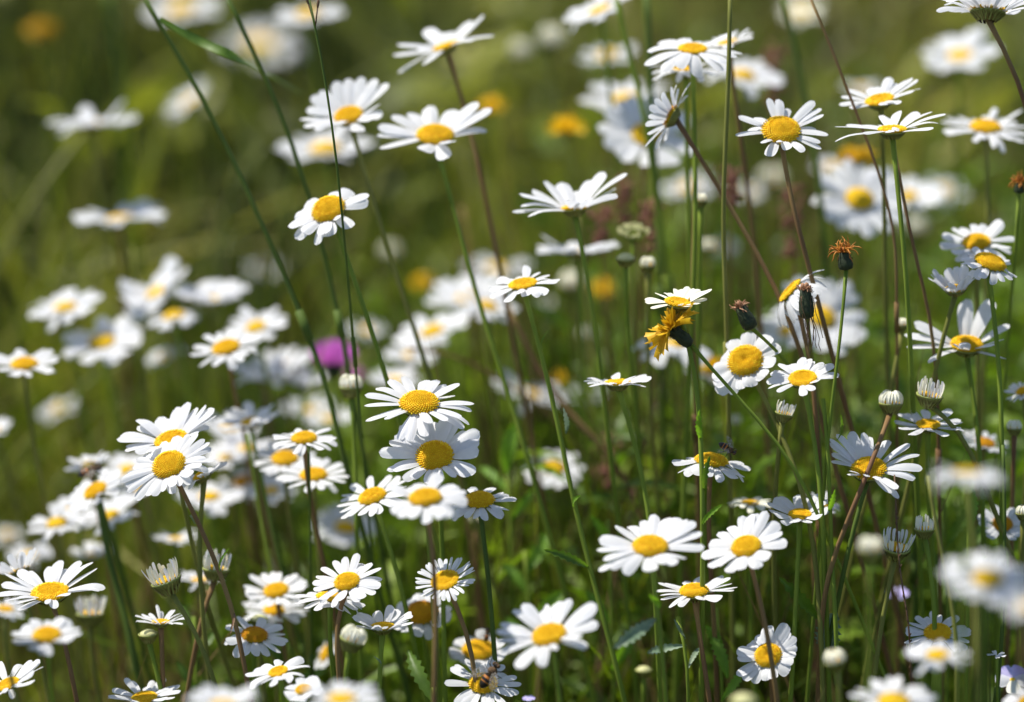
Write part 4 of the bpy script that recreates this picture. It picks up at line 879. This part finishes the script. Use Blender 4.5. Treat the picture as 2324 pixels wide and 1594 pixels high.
stalk([(2030, 1078, -1), (2036, 1150, -1), (2034, 1240, -1), (2048, 1340, -1), (2060, 1400, -1), (2066, 1480, -1)], 5, 'seed', 'thin dark seed spike passing in front of the claw-petalled bud', seeds=.5)
stalk([(1868, 905, 0), (1878, 1000, 0), (1884, 1150, 0), (1890, 1320, 0), (1900, 1500, 0)], 12, 'stem_green', 'hairy green stem rising beside the thick brown one')
stalk([(2106, 1080, -8), (2120, 1180, -8), (2150, 1300, -8), (2168, 1440, -8), (2172, 1560, -8)], 12, 'stem_olive', 'green stalk before the crisp two-stem-crossed daisy')
stalk([(1995, 1000, 12), (2060, 700, 12), (2070, 900, 12), (2078, 1200, 12)][1:], 14, 'stem_dark', 'soft dark stalk left of the small tight-standing right buds')
stalk([(2200, 1110, -26), (2212, 1250, -26), (2215, 1420, -26), (2218, 1600, -26)], 15, 'stem_olive', 'thick blurred stem under the blurred white right-hand daisy')
stalk([(2276, 1010, 2), (2280, 1120, 2), (2280, 1250, 2), (2276, 1340, 2), (2270, 1500, 2)], 11, 'stem_dark', 'green stem running down over the grey split daisy')
stalk([(225, 1140, 13), (250, 1280, 13), (290, 1420, 13), (320, 1560, 13)], 22, 'stem_dark', 'very thick blurred dark stem in the lower left')
stalk([(700, 1010, 6), (702, 1080, 6), (704, 1200, 8), (706, 1380, 10)], 8, 'stem_dark', 'thin dark stem splitting the stacked trio of daisies')
stalk([(560, 985, 14), (580, 1100, 14), (605, 1250, 14), (640, 1400, 14)], 9, 'stem_green', 'slim green stem, left of the twin stems left of centre')
stalk([(572, 985, 15), (590, 1060, 15), (622, 1220, 15), (660, 1380, 15)], 9, 'stem_dark', 'dark stem, right of the twin stems left of centre')
stalk([(1150, 690, 22), (1180, 760, 22), (1230, 850, 22), (1290, 950, 22), (1400, 1060, 22)], 16, 'stem_red', 'soft dark brown stalk slanting behind the long green stem, centre')
stalk([(925, 790, 24), (1010, 800, 24), (1090, 830, 26), (1180, 900, 26), (1300, 1000, 28)], 9, 'stem_red', 'arching thin red-brown stalk, blurred, centre')
stalk([(440, 1320, 8), (470, 1340, 8), (455, 1440, 8), (420, 1590, 8)][1:], 10, 'stem_red', 'dark red stem leaning left below the shadowed half-open bud')

stalk([(600, 330, 58), (550, 410, 58), (500, 500, 58), (470, 620, 58), (455, 760, 58)], 22, 'coarse', 'wide pale straw blade blurred behind the long dark grass stalk')
stalk([(20, 560, 52), (60, 480, 52), (120, 390, 52), (190, 300, 54)][::-1], 18, 'coarse', 'pale slanting blade blurred left of the flat edge-on daisies')
stalk([(245, -20, 60), (262, 90, 60), (280, 220, 60), (285, 380, 60)], 20, 'fresh', 'broad yellow-green blade blurred near the top left')
stalk([(1048, 470, 40), (1070, 600, 40), (1080, 760, 40)], 12, 'stem_red', 'soft brown stalk behind the middle daisies, left of centre')
stalk([(1310, 480, 30), (1330, 640, 30), (1340, 820, 30), (1350, 1000, 30)], 10, 'stem_olive', 'soft olive stalk behind the upswept daisy stem')
stalk([(300, 560, 34), (320, 700, 34), (335, 900, 34)], 10, 'stem_olive', 'soft olive stalk among the left-hand blurred group')
def sorrel(cx, cy, h, b, label):
    r = random.Random(int(cx)); top = at(cx, cy, b); path, g = ground_path(top, Vector((0, 0, 1)), b, .04, None, 5)
    rt = root('sorrel', g, label, 'sorrel', 'pinkish sorrel spikes'); link('stem', stem_mesh(path, g, .0007, 6, 'stem_red'), rt)
    mb = MB(); L = h*depth(b)/FPX
    for k in range(70):
        t = r.random(); a = r.uniform(0, 6.28); q = r.uniform(.001, .008)*(1-.5*t)
        mb.ball(top-g+Vector((math.cos(a)*q, math.sin(a)*q, -t*L)), .0013*r.uniform(.6, 1.3), 5, 4, (1, .5, 1))
    link('seeds', mb.mesh('seeds', ['sorrel']), rt)
sorrel(1362, 470, 90, 26, 'pinkish sorrel spike blurred right of the upswept daisy')
sorrel(1415, 400, 120, 30, 'pinkish sorrel spike blurred left of the dark green reed')
sorrel(1480, 455, 120, 24, 'pinkish sorrel spike blurred in front of the dark green reed')
sorrel(1800, 420, 180, 26, 'pinkish sorrel spike blurred below the bulging-centred daisy')
sorrel(1660, 380, 90, 22, 'pinkish sorrel spike blurred beside the olive-red stalk')
sorrel(1380, 990, 120, 24, 'pinkish sorrel spike blurred below the edge-on daisy')
sorrel(1760, 100, 160, 34, 'pinkish sorrel spike blurred at the top between dark stalks')

def shoot(label, pts, leaves, mat='leaf', sc='g', cat='leafy stem'):
    P = [at(*p) for p in pts]; l_ = P[-1]; P += [Vector((l_.x+.005, l_.y+.01, l_.z*.5)), Vector((l_.x+.005, l_.y+.01, 0))]
    path = smooth_path(catmull(P, 10), 30, 2); g = path[-1]; rt = root('leafy_stem', g, label, cat, 'leafy green stems')
    st = link('stem', stem_mesh(path, g, .001, 7, SMAT[sc]), rt)
    for (x0, y0, x1, y1, w, b) in leaves:
        leaf_obj(rt, g, at(x0, y0, b), at(x1, y1, b+rnd.uniform(-2, 2)), w*depth(b)/FPX, mat, face=Vector((rnd.uniform(-.3, .3), -.75, .55)))
shoot('leafy shoot with one bright blurred upright leaf, right of the crisp stacked pair', [(1150, 1080, 20), (1158, 1200, 20), (1165, 1350, 20)], [(1150, 1075, 1170, 960, 44, 20), (1156, 1120, 1090, 1060, 26, 20), (1160, 1180, 1210, 1110, 22, 20)], 'leaf_bright')
shoot('toothed dark leaf and stalk at the bottom, left of the grey-petalled daisy', [(985, 1560, 3), (990, 1600, 3)], [(988, 1600, 926, 1476, 36, 3)], 'leaf')
shoot('leafy stem with long pointed leaves behind the crown-shaped bud', [(2140, 1130, 11), (2150, 1300, 11), (2150, 1500, 11)], [(2146, 1240, 2225, 1135, 34, 11), (2148, 1290, 2250, 1180, 40, 12), (2150, 1320, 2090, 1230, 24, 11), (2150, 1400, 2200, 1310, 26, 11)], 'leaf')
shoot('leafy stem with bright toothed leaf right of the blurred white foreground daisy', [(2200, 1120, 2), (2196, 1260, 2), (2195, 1450, 2)], [(2196, 1210, 2208, 1112, 26, 2), (2196, 1300, 2240, 1262, 22, 2), (2195, 1380, 2160, 1330, 18, 2)], 'leaf_bright')
shoot('leafy stem with ragged bright leaf beside the silvery round leaf', [(1625, 1380, 6), (1632, 1460, 6), (1640, 1600, 6)], [(1640, 1480, 1600, 1420, 30, 6), (1650, 1540, 1612, 1440, 34, 5), (1638, 1590, 1690, 1520, 24, 5)], 'leaf_bright')
shoot('leafy stem with branching tiny bud stalks between two lower right daisies', [(1538, 1400, 2), (1550, 1440, 2), (1560, 1480, 2), (1562, 1600, 2)], [(1558, 1465, 1470, 1482, 22, 2), (1556, 1450, 1530, 1405, 9, 2), (1561, 1520, 1590, 1470, 14, 2)], 'leaf_silver')
shoot('blurred leafy stem low in the middle, under the lone soft daisy with orange dome', [(1190, 1250, 18), (1200, 1360, 18), (1205, 1500, 18)], [(1195, 1300, 1240, 1210, 40, 18), (1200, 1350, 1140, 1280, 30, 18), (1203, 1420, 1280, 1340, 40, 18), (1203, 1480, 1150, 1400, 36, 17)], 'leaf_bright')
shoot('blurred leafy stem above the bottom edge right of the bowed red-brown stem', [(1380, 1180, 14), (1385, 1300, 14), (1390, 1500, 14)], [(1383, 1240, 1340, 1170, 26, 14), (1385, 1300, 1430, 1220, 26, 14), (1388, 1420, 1330, 1340, 30, 14), (1389, 1520, 1440, 1430, 30, 13)], 'leaf_bright')
shoot('blurred leafy stem at lower left behind the bent bud stem', [(440, 1400, 12), (445, 1500, 12), (448, 1600, 12)], [(443, 1440, 405, 1370, 22, 12), (445, 1500, 490, 1430, 20, 12), (447, 1570, 400, 1500, 24, 12)], 'leaf')
shoot('blurred leafy stem low down between the spidery daisy and the wavy-petalled one', [(640, 1440, 14), (655, 1530, 14), (660, 1600, 14)], [(655, 1520, 600, 1450, 26, 14), (657, 1560, 740, 1520, 26, 14)], 'leaf')

# ------------------------------------------------------------------ hoverflies
GH = 'hoverflies on the daisies'
def hoverfly(cx, cy, w, b, label, heading=60, pitch=10, name='hoverfly'):
    d = depth(b); L = w*d/FPX; C = at(cx, cy, b)-CF*.005
    rt = root(name, C, label, 'hoverfly', GH)
    fwd = (CR*math.cos(R(heading)) + CU*math.sin(R(heading))*.9 - CF*math.sin(R(pitch))).normalized()
    upv = (-CF*.8 + CU*.5); side = fwd.cross(upv).normalized(); upv = side.cross(fwd)
    HM = Matrix((fwd, side, upv)).transposed().to_4x4()
    # body: one continuous lathe along X: abdomen tip -> head
    prof = [(-.52, .01, 0), (-.48, .07, 0), (-.40, .13, 0), (-.34, .155, 0), (-.28, .17, 2), (-.24, .175, 0), (-.18, .18, 0), (-.14, .175, 2), (-.06, .155, 0), (-.02, .10, 0), (0, .075, 1), (.04, .12, 1), (.12, .175, 1), (.2, .17, 1), (.27, .1, 1), (.30, .06, 0), (.32, .09, 0), (.37, .135, 0), (.43, .12, 1), (.47, .05, 0), (.475, .01, 0)]
    mb = MB(); sgs = 14
    rows = [[Vector((x, r_*math.cos(2*math.pi*k/sgs), r_*math.sin(2*math.pi*k/sgs)*.82))*L for k in range(sgs)] for x, r_, m in prof]
    for i in range(len(rows)-1): mb.grid(rows[i:i+2], closed=True, mi=prof[i][2])
    link('body', mb.mesh('body', ['bee_black', 'bee_brown', 'bee_orange']), rt, HM)
    for s in (-1, 1):
        e = MB(); e.ball(Vector((.39, s*.085, .03))*L, L*.075, 10, 7, (1, .8, 1.1)); link('eye', e.mesh('eye', ['bee_brown']), rt, HM)
        wb = MB(); rws = []
        for i in range(9):
            t = i/8; ww = .16*math.sin(math.pi*(.1+.86*t))**.6
            c = Vector((.14-.5*t, s*(.10+.42*t), .13+.05*math.sin(t*3)))
            rws.append([(c+Vector((ww*q*.9, s*ww*q*.55, 0)))*L for q in (-1, 0, 1)])
        wb.grid(rws); link('wing', wb.mesh('wing', ['wing']), rt, HM)
        for k, x in enumerate((.2, .12, .02)):
            lb = MB(); sx = (.18, .0, -.22)[k]
            lb.tube([Vector(p)*L for p in ((x, s*.08, -.06), (x+sx*.5, s*.24, -.02), (x+sx, s*.30, -.18), (x+sx*1.3, s*.34, -.22))], [L*.022, L*.02, L*.015, L*.008], 6)
            link('leg', lb.mesh('leg', ['bee_black']), rt, HM)
hoverfly(1112, 1530, 70, -3, 'dark hoverfly with orange-banded abdomen on the grey-petalled daisy near the bottom', 58, 2)
hoverfly(1650, 1018, 46, 2, 'brown hoverfly on the right side of the flat raised-dome daisy', -35, 5)
hoverfly(207, 1068, 58, 12, 'blurred dark fly hovering over the tilted daisy, left', 25, 0)
hoverfly(1106, 1438, 34, 9, 'soft brown hoverfly on top of the shaded golden-domed daisy', 80, 0)

# ------------------------------------------------------------------ ground, grass and undergrowth
def sheet():
    n = 60; xs = np.linspace(-1, 1, n); vs = []; fs = []
    for j in range(n):
        for i in range(n):
            x = math.copysign(abs(xs[i])**3, xs[i])*120; y = math.copysign(abs(xs[j])**3, xs[j])*120
            dd = math.hypot(x, y-1.5)
            vs.append((x, y, .6*math.sin(x*.05)*math.cos(y*.04)*min(1, max(0, dd-8)/30)))
    for j in range(n-1):
        for i in range(n-1): fs.append((j*n+i, j*n+i+1, (j+1)*n+i+1, (j+1)*n+i))
    me = bpy.data.meshes.new('ground'); me.from_pydata(vs, [], fs); me.materials.append(M['soil'])
    me.polygons.foreach_set('use_smooth', [True]*len(fs)); o = link('ground', me); o['kind'] = 'structure'; o['label'] = 'dark soil and moss under the meadow'
sheet()

def blades(name, N, area, hfun, wfun, lean, mat, label, cat, seg=5, bend=.5, flat=False, seed=1, avoid=None, smin=0):
    """N ribbon blades as one mesh (numpy): area(rng,N)->x,y"""
    rg = np.random.default_rng(seed); x, y = area(rg, N); N = len(x)
    h = hfun(rg, x, y); w = wfun(rg, N); a = rg.uniform(0, 2*np.pi, N); ln = rg.normal(0, lean, N) ; az = rg.uniform(0, 2*np.pi, N)
    bx, by = np.cos(az), np.sin(az); kb = rg.uniform(.1, 1, N)*bend
    V = np.zeros((N, seg+1, 2, 3), np.float32)
    for i in range(seg+1):
        t = i/seg; off = h*(ln*t + kb*t*t*t); z = h*(t - .25*kb*t**3)
        cxx = x+bx*off; cyy = y+by*off; ww = w*.5*(1-t**2.2)*(.75+.5*min(t*2, 1)) + w*.02
        for s_, sg in ((0, -1), (1, 1)):
            V[:, i, s_, 0] = cxx+sg*ww*np.cos(a); V[:, i, s_, 1] = cyy+sg*ww*np.sin(a); V[:, i, s_, 2] = z
    base = (np.arange(N)*(seg+1)*2)[:, None]; q = np.array([[2*i, 2*i+1, 2*i+3, 2*i+2] for i in range(seg)]).reshape(1, -1)
    F = (base[:, :, None]+q.reshape(1, seg, 4)).reshape(-1, 4)
    me = bpy.data.meshes.new(name); me.vertices.add(V.size//3); me.vertices.foreach_set('co', V.ravel())
    me.loops.add(F.size); me.loops.foreach_set('vertex_index', F.ravel().astype(np.int32))
    me.polygons.add(len(F)); me.polygons.foreach_set('loop_start', np.arange(0, F.size, 4, dtype=np.int32)); me.polygons.foreach_set('loop_total', np.full(len(F), 4, np.int32))
    me.update(); me.validate(); me.polygons.foreach_set('use_smooth', [True]*len(me.polygons)); me.materials.append(M[mat])
    o = link(name, me); o['kind'] = 'stuff'; o['label'] = label; o['category'] = cat
    return o
def area_wedge(y0, y1, k0, extra, p=1.0, xmin=None):
    def f(rg, N):
        y = y0+(y1-y0)*rg.random(N)**p; x = (rg.random(N)*2-1)*(extra+k0*y)
        return x, y
    return f
def clump(x, y, k=0):
    return np.clip(.5+.5*(np.sin(17*x+3.1*y+1.7+k)*np.cos(9*x-4.7*y+.6+2*k)+.6*np.sin(31*x-6*y+2.2*k)+.35*np.sin(5*y+4*x)), 0, 1)
def patchy(area, k, lo=.15, pw=1.5):
    def f(rg, N):
        x, y = area(rg, int(N*2.2)); keep = rg.random(len(x)) < lo+(1-lo)*clump(x, y, k)**pw
        return x[keep][:N], y[keep][:N]
    return f
# short canopy that hides the soil
blades('far_grass', 13000, area_wedge(2.25, 5.8, .26, .25, 1.3), lambda rg, x, y: rg.uniform(.10, .26, len(x))+.12*clump(x, y, 3), lambda rg, N: rg.uniform(.002, .005, N), .22, 'tussock_dim2',
       'dark meadow grass far behind the flowers', 'grass', seed=31, bend=.7)
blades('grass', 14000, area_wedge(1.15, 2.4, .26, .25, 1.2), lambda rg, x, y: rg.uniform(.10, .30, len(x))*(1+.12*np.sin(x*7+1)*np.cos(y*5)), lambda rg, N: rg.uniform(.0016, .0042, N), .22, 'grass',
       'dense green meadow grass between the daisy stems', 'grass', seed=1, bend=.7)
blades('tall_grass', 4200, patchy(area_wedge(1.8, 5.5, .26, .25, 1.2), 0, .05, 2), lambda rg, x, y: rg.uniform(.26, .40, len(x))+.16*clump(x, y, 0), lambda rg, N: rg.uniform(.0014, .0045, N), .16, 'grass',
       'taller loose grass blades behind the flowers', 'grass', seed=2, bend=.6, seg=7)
blades('coarse_grass', 1700, patchy(area_wedge(2.15, 4.6, .26, .2, 1.1), 2.3, .05, 2), lambda rg, x, y: rg.uniform(.30, .55, len(x)), lambda rg, N: rg.uniform(.006, .018, N), .5, 'coarse',
       'broad pale olive grass leaves far behind the flowers', 'grass', seed=12, bend=.9, seg=8)
blades('meadow_stalks', 850, lambda rg, N: ((lambda y: ((.02+rg.random(N)*.62)*.36*y/1.6*1.0-.03, y))(rg.uniform(1.62, 2.5, N))), lambda rg, x, y: rg.uniform(.34, .50, len(x)), lambda rg, N: rg.uniform(.0018, .0034, N), .07, 'grass',
       'upright green stalks crowding the right half of the meadow', 'grass', seed=13, bend=.2, seg=6)
blades('thin_green_stems', 700, lambda rg, N: ((lambda y: ((-.25+rg.random(N)*1.0)*.40*y/1.6, y))(rg.uniform(1.64, 2.3, N))), lambda rg, x, y: rg.uniform(.30, .47, len(x)), lambda rg, N: rg.uniform(.0012, .0022, N), .28, 'fresh',
       'thin bright green stems leaning at all angles', 'grass', seed=41, bend=.4, seg=7)
blades('brown_stalks', 430, lambda rg, N: ((lambda y: ((.02+rg.random(N)*.62)*.36*y/1.6-.03, y))(rg.uniform(1.6, 2.4, N))), lambda rg, x, y: rg.uniform(.34, .54, len(x)), lambda rg, N: rg.uniform(.0014, .0028, N), .10, 'brown',
       'upright reddish brown dead stalks in the right half', 'dry grass', seed=14, bend=.2, seg=6)
blades('dry_grass', 4600, area_wedge(1.5, 5.5, .26, .2, 1.3), lambda rg, x, y: rg.uniform(.2, .42, len(x)), lambda rg, N: rg.uniform(.001, .0026, N), .12, 'dry',
       'brown and straw-coloured dry grass stalks', 'dry grass', seed=3, bend=.35, seg=6)
blades('dimming_tussock_grass', 6500, patchy(lambda rg, N: (-1.0+.95*rg.random(N), 2.35+2.4*rg.random(N)), 4.1, .1, 1.5), lambda rg, x, y: rg.uniform(.3, .52, len(x)), lambda rg, N: rg.uniform(.003, .006, N), .15, 'tussock_dim',
       'added grass tussocks far behind on the left, coloured dark to dim that corner', 'grass', seed=21, bend=.5, seg=6)  # grass added to darken the upper left
blades('rusty_stalks', 1100, patchy(lambda rg, N: (.18+.7*rg.random(N), 2.1+2.2*rg.random(N)), 1.1, .1, 1.5), lambda rg, x, y: rg.uniform(.36, .58, len(x)), lambda rg, N: rg.uniform(.0016, .0034, N), .12, 'brown',
       'rusty brown dead stalks far behind on the right', 'dry grass', seed=22, bend=.4, seg=6)
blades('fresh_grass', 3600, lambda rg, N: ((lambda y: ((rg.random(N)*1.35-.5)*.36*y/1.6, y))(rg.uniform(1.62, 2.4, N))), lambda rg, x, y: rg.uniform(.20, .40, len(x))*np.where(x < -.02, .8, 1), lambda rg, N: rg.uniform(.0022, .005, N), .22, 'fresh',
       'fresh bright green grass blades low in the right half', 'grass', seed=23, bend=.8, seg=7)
blades('side_grass', 14000, lambda rg, N: ((lambda s, q: (s*(.5+q*2.2), rg.uniform(.6, 6.5, N)))(np.where(rg.random(N) < .5, -1, 1), rg.random(N))), lambda rg, x, y: rg.uniform(.12, .34, len(x)), lambda rg, N: rg.uniform(.003, .007, N), .25, 'grass',
       'meadow grass stretching away to either side', 'grass', seed=4, bend=.7, seg=4)
def herbs(N, area, seed, name, label, zf=None, Lr=(.014, .042), wr=(.16, .34), mat='herb'):
    rg = random.Random(seed); ng = np.random.default_rng(seed); X, Y = area(ng, N); mb = MB()
    for x, y in zip(X, Y):
        z = rg.uniform(.08, .385)**1.0; z = min(z, rg.uniform(.1, .27)) if y < 1.62 or x < .02 else z
        if zf: z = zf(rg, x, y)
        p = Vector((x, y, z)); a = rg.uniform(0, 6.28); L = rg.uniform(*Lr)
        dv = Vector((math.cos(a), math.sin(a), rg.uniform(-.2, 1.1))).normalized()
        mb.grid(leaf_rows(p, p+dv*L, L*rg.uniform(*wr), .3, .12, face=Vector((rg.uniform(-1, 1), rg.uniform(-1, 1), 1)), n=8))
    o = link(name, mb.mesh(name, [mat])); o['kind'] = 'stuff'; o['label'] = label; o['category'] = 'foliage'
def herb_area(rg, N):
    y = 1.48+1.1*rg.random(N)**1.4; x = (rg.random(N)**.75*1.1-.32)*.55*y/1.6
    return x, y
herbs(8500, herb_area, 5, 'undergrowth', 'small toothed green leaves low among the stems')
herbs(3800, lambda rg, N: (-.13+.58*rg.random(N), 1.64+.5*rg.random(N)), 8, 'bright_undergrowth', 'fresh green leaves between the stems, sunlight painted into their colour', lambda r, x, y: r.uniform(.17, .33) if x < .05 else r.uniform(.2, .37), (.010, .032), (.16, .32), 'sun_painted_leaf')
herbs(1500, patchy(lambda rg, N: ((lambda y: ((rg.random(N)*2-1)*(.05+.26*y), y))(2.15+1.9*rg.random(N))), 5.2, .05, 2), 9, 'far_broad_leaves', 'broad weed leaves mottling the blurred background', lambda r, x, y: r.uniform(.18, .42), (.03, .075), (.3, .5), 'mottle')
print('petals', COUNT, 'objects', len(COL.objects))
